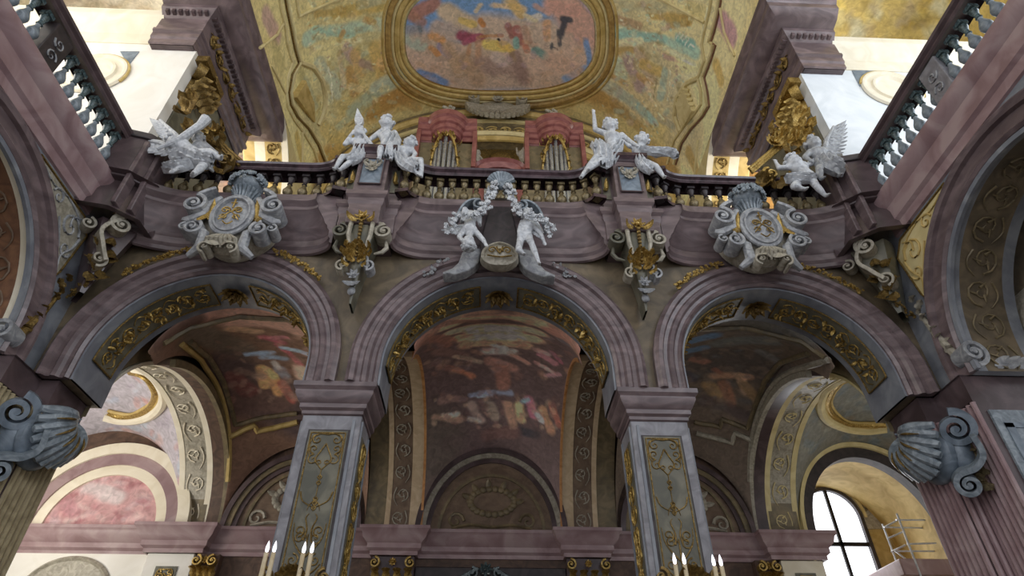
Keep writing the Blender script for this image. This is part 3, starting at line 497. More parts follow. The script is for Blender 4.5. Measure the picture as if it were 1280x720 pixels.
# side bays (mirrored shapes, different pictures)
for sg, nm in ((-1, 'left'), (1, 'right')):
    P = sail(*((-7.3, -3.45) if sg < 0 else (3.45, 7.3)), 0, 2.85, 0, 2.35, 0, *((2.85, 0, 2.6) if sg < 0 else (2.6, 0, 2.85)), 170, 130)
    if sg < 0:
        bg = '6a4b36'; st = [(250, 392, 385, 392, 22, '9a6a55', 1), (300, 400, 390, 420, 24, 'a67a66', .9), (245, 420, 300, 440, 22, '5e5040', 1), (260, 470, 380, 520, 40, '4c3a38', 1), (270, 500, 340, 500, 26, '553c34', 1), (205, 420, 240, 400, 18, '5c4032', 1), (290, 410, 320, 415, 9, 'b08a60', .7),
              (330, 422, 350, 428, 7, '9c4450', .97), (345, 432, 372, 455, 5, 'a04a50', .97), (340, 424, 355, 421, 5, 'b2626a', .9), (310, 442, 340, 440, 5, '7f98b4', .95), (352, 436, 383, 442, 5, '86a0bc', .95), (330, 446, 355, 450, 5, '7990a8', .9),
              (325, 460, 330, 480, 7, 'c08a40', .97), (338, 465, 348, 490, 7, 'b97f35', .97), (332, 462, 342, 470, 6, 'cb9a50', .9), (350, 462, 358, 470, 7, '7a7880', .9), (352, 480, 365, 500, 6, '9a4434', .9), (374, 460, 380, 474, 8, 'c09a80', .9), (290, 470, 310, 490, 10, '6a3430', .8), (345, 455, 350, 460, 4, 'a8a09a', .8)]
        st += mottled(50, ['8a5c4c', '6c4c3c', 'a07860', '584840', '90705c'], (270, 395, 385, 500), 110, 6, .45)
        lbl = 'fresco with a figure in red and blue flying cloth inside the left arch'
    else:
        bg = '5b4c3e'; st = [(850, 415, 1000, 415, 26, '5a5750', 1), (850, 460, 960, 460, 40, '4d433e', 1), (860, 428, 890, 420, 14, '46698c', 1), (855, 440, 880, 436, 9, '4a6a8a', .95), (900, 430, 960, 425, 14, '5c605c', .95), (868, 448, 884, 452, 6, '8a5a48', .9), (872, 444, 878, 448, 4, '4e3630', .9), (852, 462, 868, 472, 8, '47424c', .9),
              (895, 470, 935, 472, 7, '9a7050', .95), (885, 480, 900, 500, 8, '8a6a3c', .95), (905, 480, 912, 505, 7, '8c5a3c', .9), (925, 470, 932, 490, 6, 'a8805c', .95), (930, 482, 945, 500, 7, '7d6038', .9), (895, 462, 902, 466, 4, '82503c', .9), (880, 500, 930, 520, 9, '4a3c3c', .8), (950, 440, 970, 450, 8, '6a6a68', .7), (960, 425, 985, 420, 6, '7a7060', .7)]
        st += mottled(51, ['5c5650', '4a4442', '6c5c4a', '7a6450', '505860'], (860, 415, 980, 510), 110, 6, .45)
        lbl = 'dim fresco with a blue sky corner and seated figures inside the right arch'
    f = fresco('vault_fresco', P, bg, st, 31+sg, 2.4, .03, 2.5, sat=.72, keep=lambda c: ~((c[:, 1] < 12.2) & (c[:, 2] < 6.95) & (abs(c[:, 0]) > 6.2))); tag(f, lbl, 'fresco')
# painted frames on the side bay vaults: stepped mouldings along the picture edge
def on_surface(P, px, py):
    q, z = project(P.reshape(-1, 3)); return P.reshape(-1, 3)[int(np.argmin(((q-np.array([px, py]))**2).sum(1)))]
def frame_line(t, P, pts, w, m):
    q = []
    for i in range(len(pts)-1):
        k = max(2, int(math.dist(pts[i], pts[i+1])/9))
        q += [(pts[i][0]+(pts[i+1][0]-pts[i][0])*j/k, pts[i][1]+(pts[i+1][1]-pts[i][1])*j/k) for j in range(k)]
    mb = MB(); mb.tube([Vector(on_surface(P, *p))-Vector((0, 0, .04)) for p in q+[pts[-1]]], w, 6, up=(0, 0, 1)); mb.build('moulding', m, t)
PLs = sail(-7.3, -3.45, 0, 2.85, 0, 2.35, 0, 2.85, 0, 2.6, 300, 260); PRs = sail(3.45, 7.3, 0, 2.85, 0, 2.35, 0, 2.6, 0, 2.85, 300, 260)
t = thing('fresco_frame', 'stepped ochre frame bordering the fresco of the left arch', 'frame', (-5.6, 14, 7))
for pts, w, m in (([(205, 428), (240, 408), (300, 394), (365, 398)], .06, OLIVEG), ([(238, 425), (262, 445), (280, 475), (290, 510), (295, 530), (330, 520), (372, 515)], .07, OLIVEG), ([(286, 545), (318, 530), (322, 538), (372, 526)], .08, OCHRE), ([(228, 428), (252, 448), (270, 480), (281, 520), (286, 545), (285, 600)], .07, OCHRE)): frame_line(t, PLs, pts, w, m)
t = thing('fresco_frame', 'stepped taupe frame bordering the fresco of the right arch', 'frame', (5.6, 14, 7))
for pts, w, m in (([(870, 410), (930, 408), (1000, 425), (1030, 445)], .06, OLIVEG), ([(1010, 440), (975, 452), (955, 475), (942, 510), (934, 534), (902, 522), (900, 532), (868, 526)], .07, OLIVEG), ([(946, 552), (918, 540), (915, 552), (870, 540)], .08, STUCCOT), ([(1035, 448), (990, 462), (965, 490), (950, 530), (946, 600)], .08, STUCCOT)): frame_line(t, PRs, pts, w, m)
# arches between the bays: band on the face, ornamented soffit
def side_arch(X0, X1, cy, a, zs, bz, name_label, mats, face=.32, orn=True, grp=None):
    """arch across the bay at X0..X1 (X0 nearer the axis), opening along Y"""
    sg = 1 if X0 > 0 else -1; n = 40; cur = [(cy-a*math.cos(PI*i/n), zs+bz*math.sin(PI*i/n)) for i in range(n+1)]
    t = thing('cross_arch', name_label, 'arch', ((X0+X1)/2, cy, zs)); w = X1-X0
    for f0, f1, m in ((0, .17, mats[0]), (.17, .83, mats[1]), (.83, 1, mats[0])):
        mb = MB(); d = .02 if m is mats[1] else 0.
        mb.grid([[(X0+w*f0, y, z+d), (X0+w*f1, y, z+d), (X0+w*f1, y, z+.1), (X0+w*f0, y, z+.1)] for y, z in cur if y > (12.3 if abs(X0) < 3 else 11.2)], closev=True); mb.build('soffit_band', m, t)
    mb = MB(); Mf = lambda p, h: (X0-sg*h, p[0], p[1])
    for e0, e1, o_, m in ((0, face*.72, .05, mats[2]), (face*.72, face, .0, mats[3])):
        mb = MB(); mb.sweep([p for p in cur if p[0] > (12.0 if abs(X0) < 3 else 12.2)], [(-.04+o_*.8, e0), (-.04+o_*.8, e1), (.14, e1), (.14, e0)], Mf); mb.build('outer_order', m, t)
    if orn:
        # running ornament drawn along the curve
        S_ = [0]
        for p, q in zip(cur[:-1], cur[1:]): S_.append(S_[-1]+math.dist(p, q))
        def Mo(u, v, h):
            u = S_[-1]-u; u = min(max(u, 0), S_[-1]-1e-4); i = max(j for j in range(len(S_)) if S_[j] <= u); i = min(i, n-1); kf = (u-S_[i])/(S_[i+1]-S_[i])
            p, q = cur[i], cur[i+1]; return ((X0+X1)/2+v, p[0]+(q[0]-p[0])*kf, p[1]+(q[1]-p[1])*kf-.01)
        mb = MB(); L0 = S_[-1]*(.36 if abs(X0) < 3 else .12); relief(mb, rinceau(S_[-1]-L0, abs(w)*.56, 10, .02), lambda u, v, h: Mo(u, v, h) if True else 0); mb.build('scroll_ornament', mats[4], t)
    return t
side_arch(-2.12, -2.92, 14.15, 3.05, 5.35, 3.0, 'ornamented arch on the left side of the middle fresco', (SAND, BROWNM, SAND, ORANGE, STUCCOT), .24)
side_arch(2.12, 2.92, 14.15, 3.05, 5.35, 3.0, 'ornamented arch on the right side of the middle fresco', (SAND, BROWNM, SAND, ORANGE, STUCCOT), .24)
side_arch(-7.75, -8.65, 14.2, 3.15, 5.35, 2.52, 'bright cream arch with painted scrolls leading left to the sunlit end bay', (CREAM, STUCCOT, BROWND, OLIVEG, CREAM), .46)
side_arch(7.75, 8.65, 14.2, 3.15, 5.35, 2.62, 'cream arch with painted scrolls leading right towards the window bay', (CREAMY, STUCCOT, PURDARK, STUCCOT, CREAMY), .46)
# walls above those arches, side faces
for X0, X1, a, bz in ((-2.9, -3.45, 3.06, 3.0), (2.9, 3.45, 3.06, 3.0), (-7.8, -8.6, 3.16, 2.55), (7.8, 8.6, 3.16, 2.65)):
    b = MB(); n = 40; cur = [(14.17-a*math.cos(PI*i/n), 5.42+bz*math.sin(PI*i/n)) for i in range(n+1)]
    slab_over(b, cur, 9.6, MYZ(X0, 0), MYZ(X1, 0)); struct('wall_bay_%d' % (1+[-2.9, 2.9, -7.8, 7.8].index(X0)), b, OLIVEG, smooth=False)
# back wall with lunettes
b = MB(); b.box(-16, -8.6, 17.35, 17.6, -1.6, 9.6); b.box(-8.6, 8.6, 17.35, 17.6, -1.6, 9.6); 
b = MB(); M0 = MXZ(17.35); M1 = MXZ(17.7)
rect_wall(b, -16, 8.75, -1.6, 9.6, M0, M1); rect_wall(b, 13.2, 16, -1.6, 9.6, M0, M1)
slab_over(b, arch_path(10.95, 5.4, 2.2, 5.3, rb=2.6), 9.6, M0, M1); rect_wall(b, 8.75, 13.15, -1.6, -1.2, M0, M1)
struct('wall_back', b, BROWND, smooth=False)
def lunette(name, label, cx, r, rb, zs, P_m, mats, pic=None, band=.28):
    t = thing(name, label, 'lunette', (cx, 17.3, zs))
    cur = [(cx-r*math.cos(PI*i/40), zs+rb*math.sin(PI*i/40)) for i in range(41)]
    for o0, o1, h, m in ((-band*.45, 0, .10, mats[0]), (0, band*.5, .16, mats[1]), (band*.5, band, .22, mats[0])):
        mb = MB(); mb.sweep(cur, [(o0, 0), (o0, h), (o1, h), (o1, 0)], MXZ(17.34)); mb.build('arch_band', m, t)
    if pic is None:
        mb = MB(); mb.add([(cx, 17.3, zs)]+[(x_, 17.3, z) for x_, z in cur], [(0, i, i+1) for i in range(1, 41)]); mb.build('field', mats[2], t)
    else:
        P = np.array([[(cx+(x_-cx)*s_, 17.3, zs+(z-zs)*s_) for x_, z in cur] for s_ in np.linspace(0, 1, 40)]); fresco('painting', P, *pic, parent=t)
    return t
def shell(mb, c, R_, dep=.08, n=15, spread=PI*.95, sx=1.):
    c = Vector(c)
    for k in range(n):
        q = PI/2-spread/2+spread*k/(n-1); d = Vector((math.cos(q)*sx, 0, math.sin(q)))
        mb.tube([c+d*R_*.12, c+d*R_*.6+Vector((0, -dep*.4, 0)), c+d*R_*(1+.04*(k % 2))+Vector((0, -dep, 0))], [R_*.03, R_*.09*sx, R_*.13*sx], 7)
    mb.ball(c, R_*.16, 6)
for cx, r, nm, lb in ((0, 1.8, 'm', 'brown lunette with a painted shell at the back of the middle arch'), (-5.4, 1.6, 'l', 'dim brown lunette half hidden by the left pier'), (5.4, 1.6, 'r', 'dim brown lunette half hidden by the right pier')):
    t = lunette('lunette', lb, cx, r, 2.15 if nm == 'm' else 1.9, 5.25, None, (PURDARK, STUCCOT if nm == 'm' else OLIVEG, BROWNM))
    mb = MB()
    for k in range(22):                                      # ruffled oval cartouche
        q = 2*PI*k/22; mb.ball((cx+.62*math.cos(q), 17.28, 6.15+.36*math.sin(q)), .1, 5, (1, .5, 1))
        if k % 2 == 0 and math.sin(q) > -.2: mb.leaf((cx+.6*math.cos(q), 17.27, 6.15+.34*math.sin(q)), (math.cos(q), 0, math.sin(q)), (0, -1, 0), .3, .08, .4)
    relief(mb, [(spiral(-1.0, 5.6, .24, 1.3, 0), .05, .02), (spiral(1.0, 5.6, .24, 1.3, PI, -1), .05, .02), ([(-1.1, 5.4), (-.6, 5.5), (0, 5.45), (.6, 5.5), (1.1, 5.4)], .04, .04)], lambda u, v, h: (cx+u, 17.27, v))
    mb.build('cartouche', STUCCOT if nm != 'm' else OLIVEG, t)
    mb = MB(); mb.sweep([(cx-r*.8*math.cos(PI*i/30), 5.3+1.6*math.sin(PI*i/30)) for i in range(31)], [(-.04, 0), (-.04, .05), (.04, .05), (.04, 0)], MXZ(17.3)); mb.build('inner_line', OLIVEG, t)
pk = [(60, 655, 190, 655, 30, 'c29696', 1)]+mottled(60, ['b07c80', 'c9a0a0', 'd8c0bc', 'a5686e', 'cfb4b8', 'b98a90'], (60, 590, 190, 655), 120, 6, .75)+[(110, 610, 150, 620, 9, 'd9cfcf', .7), (75, 625, 95, 640, 8, 'b48086', .8)]
lunette('lunette', 'bright lunette with a pink figure painting in the sunlit left bay', -10.5, 1.75, 1.72, 5.3, None, (CREAM, PINKM, None), ('c79c9c', pk, 61, 1.05, .05, 2.), .62)
# continuous cornice under the lunettes with pilaster capitals
CP = [(0, 4.62), (.06, 4.62), (.06, 4.72), (.14, 4.78), (.14, 4.9), (.26, 5.02), (.3, 5.16), (.36, 5.22), (.36, 5.3), (0, 5.3)]
b = MB(); pl = [(-16, 17.35), (-8.9, 17.35), (-8.9, 17.05), (-7.5, 17.05), (-7.5, 17.35), (-3.1, 17.35), (-3.1, 17.05), (-1.98, 17.05), (-1.98, 17.35), (1.98, 17.35), (1.98, 17.05), (3.1, 17.05), (3.1, 17.35), (7.5, 17.35), (7.5, 17.05), (8.9, 17.05), (8.9, 17.35)]
b.sweep(pl, [(-o, h) for o, h in CP], MPLAN); struct('trim_back_cornice', b, PINKM, ang=30)
# ================================================================ THINGS
SIDE = {-1: 'left', 0: 'middle', 1: 'right'}
# ---- the three arches: moulded archivolt, lined soffit with gilt panels, rosette at the crown
for i, (cx, r) in enumerate(BAYS):
    nm = SIDE[i-1]
    t = thing('arch', '%s purple marble arch under the organ loft with gilded soffit panels' % nm, 'arch', (cx, 10.5, ZS))
    cur = arch_path(cx, 6.1, r, ZS, 40)
    mb = MB(); mb.sweep(cur, [(.0, -.02), (.0, .05), (.05, .10), (.10, .06), (.16, .07), (.20, .13), (.27, .15), (.31, .11), (.38, .12), (.41, .19), (.49, .21), (.53, .16), (.57, .14), (.57, -.02)], MXZ(10.0)); mb.build('archivolt', PURPLE, t, ang=30)
    def Msf(u, v, h, cx=cx, r=r):                            # u along the soffit from the left foot, v depth from the middle, h below the soffit
        st_ = 6.1-ZS; L = PI*r; rr = r-h
        if u < st_: return (cx-rr, 10.55+v, ZS+u)
        if u > st_+L: return (cx+rr, 10.55+v, 6.1-(u-st_-L))
        a = (u-st_)/r; return (cx-rr*math.cos(a), 10.55+v, 6.1+rr*math.sin(a))
    LT = 2*(6.1-ZS)+PI*r; us = [LT*k/70 for k in range(71)]
    mb = MB(); mb.grid([[Msf(u, -.56, -.005), Msf(u, -.56, .04), Msf(u, -.38, .05), Msf(u, .38, .05), Msf(u, .56, .04), Msf(u, .56, -.005)] for u in us], closev=True); mb.build('soffit_lining', GREYB, t, ang=30)
    for s_ in (-1, 1):
        u0, u1 = (LT/2-.30-1.95*1.3, LT/2-.42); u0 = .55
        if s_ > 0: u0, u1 = LT-u1, LT-u0
        k = 30; mb = MB(); mb.grid([[Msf(u0+(u1-u0)*j/k, -.33, .05), Msf(u0+(u1-u0)*j/k, -.33, .075), Msf(u0+(u1-u0)*j/k, .33, .075), Msf(u0+(u1-u0)*j/k, .33, .05)] for j in range(k+1)], closev=True)
        p = mb.build('soffit_panel', OLIVE, t, ang=30)
        mb = MB()
        for v_ in (-.34, .34): mb.tube([Msf(u0+(u1-u0)*j/k, v_, .085) for j in range(k+1)], .018, 6)
        for u_ in (u0, u1): mb.tube([Msf(u_, -.34, .085), Msf(u_, .34, .085)], .018, 6)
        mb.build('gilt_border', GOLDD, p)
        mb = MB(); LP = u1-u0
        def Mp(u, v, h, u0=u0, LP=LP, s_=s_): return Msf((u0+u) if s_ < 0 else (u0+LP-u), v, .09+h)
        relief(mb, rinceau(LP*.94, .5, 8, .017), lambda u, v, h: Mp(u+LP*.03, v, h))
        rn = random.Random(i*2+s_)
        for j in range(60):
            u = LP*(.12+.85*rn.random()); v = rn.uniform(-.2, .2); c = Vector(Mp(u, v, 0)); nrm = Vector((cx-c.x, 0, 6.1-c.z)).normalized(); q = rn.random()*6.3
            mb.leaf(c, Vector((math.cos(q)*.7, math.sin(q)*.7, math.cos(q)*.5)), nrm, .14, .035, .9, 4)
        mb.build('gilt_relief', GOLD, p)
    mb = MB(); c = Msf(LT/2, 0, .08); rosette(mb, c, .34, (0, 0, -1), 9, (0, 1, 0)); rosette(mb, (c[0], c[1], c[2]-.03), .2, (0, 0, -1), 6, (0, 1, 0)); mb.build('rosette', GOLDD, t)
# ---- arches of the nave sides
for sg, nm in ((-1, 'left'), (1, 'right')):
    for cy, nn in ((6.6, 'beside the organ loft'), (0.2, 'further back in the nave')):
        t = thing('arch', '%s nave arch with purple moulding and brown scrollwork soffit %s' % (nm, nn), 'arch', (sg*8.4, cy, ZS))
        cur = arch_path(cy, 5.95, 2.45, ZS, 40)
        mb = MB(); mb.sweep(cur, [(-.1, -.02), (-.1, .05), (-.02, .06), (-.02, -.02)], MYZ(sg*8.4, -sg)); mb.build('white_edge', GREYB, t)
        mb = MB(); mb.sweep(cur, [(.0, -.02), (.0, .05), (.06, .10), (.12, .05), (.34, .06), (.36, .14), (.42, .16), (.46, .10), (.52, .12), (.57, .08), (.57, -.02)], MYZ(sg*8.4, -sg)); mb.build('archivolt', PURPLE, t, ang=30)
        ends = [(0, .16, GREYB if sg > 0 else CREAM), (.16, .98, BROWNP if sg < 0 else SPAND), (.98, 1.2, GREYB if sg > 0 else CREAM)]
        for a0, a1, m in ends:
            mb = MB(); mb.grid([[(sg*(8.4+a0), p[0], p[1]), (sg*(8.4+a1), p[0], p[1]), (sg*(8.4+a1), p[0]+(cy-p[0])*.02, p[1]-.03), (sg*(8.4+a0), p[0]+(cy-p[0])*.02, p[1]-.03)] for p in cur], closev=True); mb.build('soffit_band', m, t)
        def Ms2(u, v, h, cy=cy, sg=sg):
            a = min(max((u-.3)/2.4, 0), PI); return (sg*(8.97+v), cy+2.38*math.cos(a), (5.95+2.38*math.sin(a)) if u > .3 else ZS+u)
        mb = MB(); relief(mb, rinceau(8, .66, 13, .022), Ms2); mb.build('scroll_relief', BROWNM if sg < 0 else OLIVEG, t)
    # second, deeper rib of the aisle
    mb = MB(); mb.grid([[(sg*9.9, 6.6+2.6*math.cos(PI*k/30), ZS+2.7*math.sin(PI*k/30)), (sg*10.8, 6.6+2.6*math.cos(PI*k/30), ZS+2.7*math.sin(PI*k/30)), (sg*10.8, 6.6+3*math.cos(PI*k/30), ZS+3.2*math.sin(PI*k/30)), (sg*9.9, 6.6+3*math.cos(PI*k/30), ZS+3.2*math.sin(PI*k/30))] for k in range(31)], closev=True)
    tag(mb.build('aisle_rib', SPAND), 'brown rib of the %s aisle vault beyond the nave arch' % nm, 'arch')
    b = MB(); b.grid([[(sg*(9.6+3.4*(1-math.cos(a))), y, 6.0+3.2*math.sin(a)) for y in (-4, 9.4)] for a in np.linspace(0, PI/2, 14)]); struct('ceiling_aisle_'+nm, b, STUCCOT)
    # spandrel panels
    for flip in (1, -1):
        if flip == -1: tri = [(4.05, 8.75), (5.0, 8.95), (4.2, 8.1), (3.75, 7.6)]
        else: tri = [(7.55, 8.86), (9.12, 8.86), (9.42, 8.6), (9.3, 7.55), (9.2, 7.3), (8.95, 7.75), (8.5, 8.22)]
        t = thing('spandrel_panel', '%s triangular spandrel panel with scrollwork %s the nave arch' % ('grey' if sg < 0 else 'cream', 'beyond' if flip > 0 else 'before'), 'panel', (sg*8.37, tri[0][0], tri[0][1]))
        if flip > 0:
            t['label'] = '%s nave arch by the loft' % ('grey scrollwork triangle in the spandrel of the left' if sg < 0 else 'cream scrollwork triangle in the spandrel of the right')
        else: t['label'] = 'small scrollwork triangle on the near side of the %s nave arch' % nm
        mb = MB(); n = len(tri); mb.add([(sg*8.36, *p) for p in tri]+[(sg*8.4, *p) for p in tri], [tuple(range(n)), tuple(range(2*n-1, n-1, -1))]+[(k, (k+1) % n, n+(k+1) % n, n+k) for k in range(n)])
        mb.build('panel', STUCCOT if sg < 0 else CREAMY, t, smooth=False)
        mb = MB(); mb.tube([(sg*8.35, *p) for p in tri+[tri[0]]], .022, 6, up=(1, 0, 0)); mb.build('gilt_border', GOLDD, t)
        if flip > 0:
            mb = MB(); relief(mb, [(spiral(8.95, 8.4, .3, 1.4, 0), .03, .015), (spiral(8.35, 8.62, .17, 1.3, PI, -1), .025, .012), (spiral(9.12, 7.98, .17, 1.3, 0, -1), .025, .012), ([(7.75, 8.78), (8.1, 8.7), (8.5, 8.8), (8.9, 8.75), (9.2, 8.6)], .015, .02), ([(9.22, 7.5), (9.1, 7.8), (9.25, 8.1), (9.3, 8.4)], .015, .03), ([(8.6, 8.35), (8.8, 8.1), (8.95, 7.9)], .02, .02), ([(8.95, 8.4), (8.9, 8.6), (9.1, 8.75)], .02, .02)], lambda u, v, h: (sg*8.345, u, v))
            mb.build('scroll_relief', STUCCOG if sg < 0 else OCHRE, t)
# ---- free piers and responds
IMP = [(0, 5.08), (.04, 5.1), (.04, 5.16), (.09, 5.2), (.09, 5.28), (.13, 5.32), (.19, 5.44), (.19, 5.50), (.24, 5.56), (.24, 5.65), (0, 5.65)]
def block_path(x0, x1, y0, y1): return [(x0, y1), (x0, y0), (x1, y0), (x1, y1)]
for sg, nm in ((-1, 'left'), (1, 'right')):
    c = sg*2.92; hw = .52
    t = thing('pier', 'square grey marble pier with gilt grotesque panels, %s of the two in the middle' % nm, 'pier', (c, 10.5, -1.6))
    mb = MB(); mb.box(c-hw, c+hw, 10.1, 11.0, -1.6, 5.1); mb.build('shaft', GREYS, t, bevel=.02)
    mb = MB(); mb.sweep([(c-hw+.02, 11.02), (c-hw+.02, 10.1), (c+hw-.02, 10.1), (c+hw-.02, 11.02)], [(-o, h) for o, h in IMP], MPLAN); mb.build('impost', PURPLE, t, ang=30)
    mb = MB(); mb.box(c-hw+.03, c+hw-.03, 10.13, 11.0, 5.0, 5.65); mb.build('impost_core', PURDARK, t)
    z0, z1 = 2.35, 4.78; w = .33
    mb = MB(); mb.box(c-w-.03, c+w+.03, 10.085, 10.12, z0-.03, z1+.03); fr = mb.build('panel_frame', BLACKISH, t)
    mb = MB(); mb.box(c-w, c+w, 10.07, 10.1, z0, z1); pn = mb.build('front_panel', OLIVE, t)
    mb = MB()
    for x_ in (c-w+.035, c+w-.035): mb.tube([(x_, 10.065, z0+.04), (x_, 10.065, z1-.04)], .012, 6)
    for z in (z0+.04, z1-.04): mb.tube([(c-w+.035, 10.065, z), (c+w-.035, 10.065, z)], .012, 6)
    mb.build('gilt_border', GOLDD, pn)
    mb = MB(); relief(mb, candelabra(z1-z0, w*1.9, .014)+[(spiral(1.9, s_*.17, .1, 1.3, 0, s_), .012, .006) for s_ in (-1, 1)]+[(spiral(.62, s_*.12, .1, 1.4, PI/2, s_), .013, .006) for s_ in (-1, 1)]+[([(1.1, s_*.02), (1.2, s_*.2), (1.35, s_*.26)], .008, .014) for s_ in (-1, 1)], lambda u, v, h: (c+v, 10.06, z0+u)); mb.build('gilt_relief', GOLDD, pn)
    for s2 in (-1, 1):
        X = c+s2*hw
        mb = MB(); mb.box(*sorted((X, X+s2*.02)), 10.3, 10.82, -1.2, z1); q = mb.build('side_panel', OLIVE, t)
        mb = MB(); relief(mb, rinceau(z1-z0, .44, 7, .018)+candelabra(z1-z0, .4, .014), lambda u, v, h: (X+s2*.03, 10.56+v, z0+u)); mb.build('gilt_relief', GOLD, q)
        mb = MB(); mb.box(*sorted((X, X+s2*.03)), 10.16, 10.22, -1.6, 5.0); mb.box(*sorted((X, X+s2*.03)), 10.88, 10.94, -1.6, 5.0); mb.build('edge_moulding', GREYB, t)
    mb = MB(); mb.box(c+.40*(-sg)-.025, c+.40*(-sg)+.025, 10.075, 10.11, -1.6, 5.0); mb.build('edge_moulding', GREYB, t)
# corner piers: fluted where the arches land, with a panelled face towards the nave arch
for sg, nm in ((-1, 'left'), (1, 'right')):
    t = thing('corner_pier', '%s corner pier with purple fluting below the shell bracket' % nm, 'pier', (sg*8.5, 9.8, -1.6))
    mb = MB(); mb.box(*sorted((sg*7.86, sg*8.6)), 10.04, 10.95, -1.6, 5.1); mb.box(*sorted((sg*8.2, sg*11)), 9.2, 10.6, -1.6, 5.1); mb.build('shaft', PURDARK, t)
    mb = MB()
    for k in range(7): y = 10.1+k*.13; mb.tube([(sg*7.85, y, -1.6), (sg*7.85, y, 5.12)], .052, 8)
    for k in range(3): x_ = sg*(7.93+k*.13); mb.tube([(x_, 10.03, -1.6), (x_, 10.03, 5.12)], .052, 8)
    for k in range(7): y = 9.96-k*.12; mb.tube([(sg*8.19, y, -1.6), (sg*8.19, y, 5.12)], .048, 8)
    mb.build('fluting', BRONZE if sg < 0 else PINKM, t)
    mb = MB(); path = [(sg*7.86, 11.02), (sg*7.86, 10.02), (sg*8.16, 10.02), (sg*8.16, 9.2), (sg*11, 9.2)]
    mb.sweep(path, [(-o if sg < 0 else o, h) for o, h in IMP] if False else [((o if sg > 0 else -o)*(1), h) for o, h in IMP], MPLAN)
    mb.build('impost', PURPLE, t, ang=30)
    mb = MB(); mb.box(*sorted((sg*7.88, sg*8.6)), 10.05, 11.0, 5.0, 5.65); mb.box(*sorted((sg*8.2, sg*11)), 9.23, 10.3, 5.0, 5.65); mb.build('impost_core', PURDARK, t)
    mb = MB(); mb.box(*sorted((sg*8.34, sg*9.9)), 9.16, 9.2, -1.6, 4.95); p = mb.build('panel_border', STUCCOB, t)
    mb = MB(); mb.box(*sorted((sg*8.48, sg*8.62)), 9.14, 9.17, -1.6, 4.7); mb.box(*sorted((sg*8.48, sg*9.8)), 9.14, 9.17, 4.62, 4.72); mb.build('inlay', SLATE, p)
    mb = MB(); mb.box(*sorted((sg*8.82, sg*9.7)), 9.13, 9.17, -1.6, 4.4); p2 = mb.build('panel_field', OLIVE, t)
    mb = MB(); mb.tube([(sg*8.82, 9.13, -1.6), (sg*8.82, 9.13, 4.4), (sg*9.7, 9.13, 4.4), (sg*9.7, 9.13, -1.6)], .02, 6); mb.build('gilt_border', GOLDD, p2)
# near nave piers (left side of the first nave bay)
for sg, nm in ((-1, 'left'), (1, 'right')):
    mb = MB(); mb.box(*sorted((sg*8.4, sg*9.8)), 2.65, 4.15, -1.6, 5.65); tag(mb.build('nave_pier', GREYS, bevel=.03), 'nearer grey nave pier on the %s, below the picture' % nm, 'pier')
# ---- shell brackets under the corner imposts
def shell_bracket(sg):
    nm = 'left' if sg < 0 else 'right'
    t = thing('shell_bracket', 'large blue-grey shell bracket with scrolls on the %s corner pier' % nm, 'bracket', (sg*8.0, 10.0, 4.5))
    h0 = Vector((sg*7.64, 10.42, 5.02))
    def rib(q, L, lift): 
        d = Vector((-sg*.10, math.sin(q)*.85-.22, -math.cos(q))); o = Vector((-sg, -.15, 0))
        return [h0+d*L*u+o*lift*math.sin(PI*min(1, u*1.02)) for u in np.linspace(0, 1, 14)]
    mb = MB(); N = 11
    for k in range(N):
        q = -1.35+2.0*k/(N-1); L = .98-.16*abs(k-4.5)/5
        mb.tube(rib(q, L, .26), [.035+.085*math.sin(PI*min(1, .12+.78*u)) for u in np.linspace(0, 1, 14)], 8, up=(1, 0, 0))
    mb.build('shell', STUCCOB, t)
    mb = MB(); mb.ball((sg*7.78, 10.12, 4.5), .50, 12, (.45, .95, .95)); mb.ball((sg*8.02, 9.85, 4.45), .30, 12, (.8, .8, 1.3)); mb.build('shell_back', SLATE, t)
    mb = MB()
    for k in (1, 3, 5, 7, 9): q = -1.35+2.0*k/(N-1); p = rib(q, .95, .36); mb.tube([Vector(x)+Vector((-sg*.03, 0, 0)) for x in p[4:11]], [.008, .014, .02, .024, .02, .014, .008], 6)
    mb.build('gilt_ribs', GOLDD, t)
    mb = MB(); rosette(mb, h0+Vector((-sg*.12, -.05, -.03)), .14, (-sg, -.3, -.4), 6); mb.build('hinge_flower', SLATE, t)
    ax = tuple(Vector((-sg*.55, -.70, -.45)).normalized()); ex = Vector((sg*.79, -.61, 0)); ez = Vector(ax).cross(ex); ez = tuple(ez if ez.z > 0 else -ez); ex = tuple(ex)
    mb = MB(); volute(mb, (sg*7.98, 9.62, 4.82), .30, .30, 1.9, PI/2, -sg, .40, ax, ex, ez, n=48); mb.build('upper_volute', SLATE, t)
    mb = MB(); volute(mb, (sg*7.84, 9.72, 3.88), .20, .34, 1.7, PI/2, sg, .45, ax, ex, ez, n=44, tail=[(sg*.34, .72), (sg*.36, .42), (sg*.20, .24)]); mb.build('lower_volute', STUCCOB, t)
    mb = MB()
    for k in range(6): mb.leaf((sg*(8.16-.03*k), 9.66, 4.55-.13*k), (sg*.5*(1 if k % 2 else -.4), -.2, -.9), (-sg*.4, -.8, -.1), .24, .08, .6, 8, 2)
    mb.build('leaf_trim', BRASS, t)
for sg in (-1, 1): shell_bracket(sg)
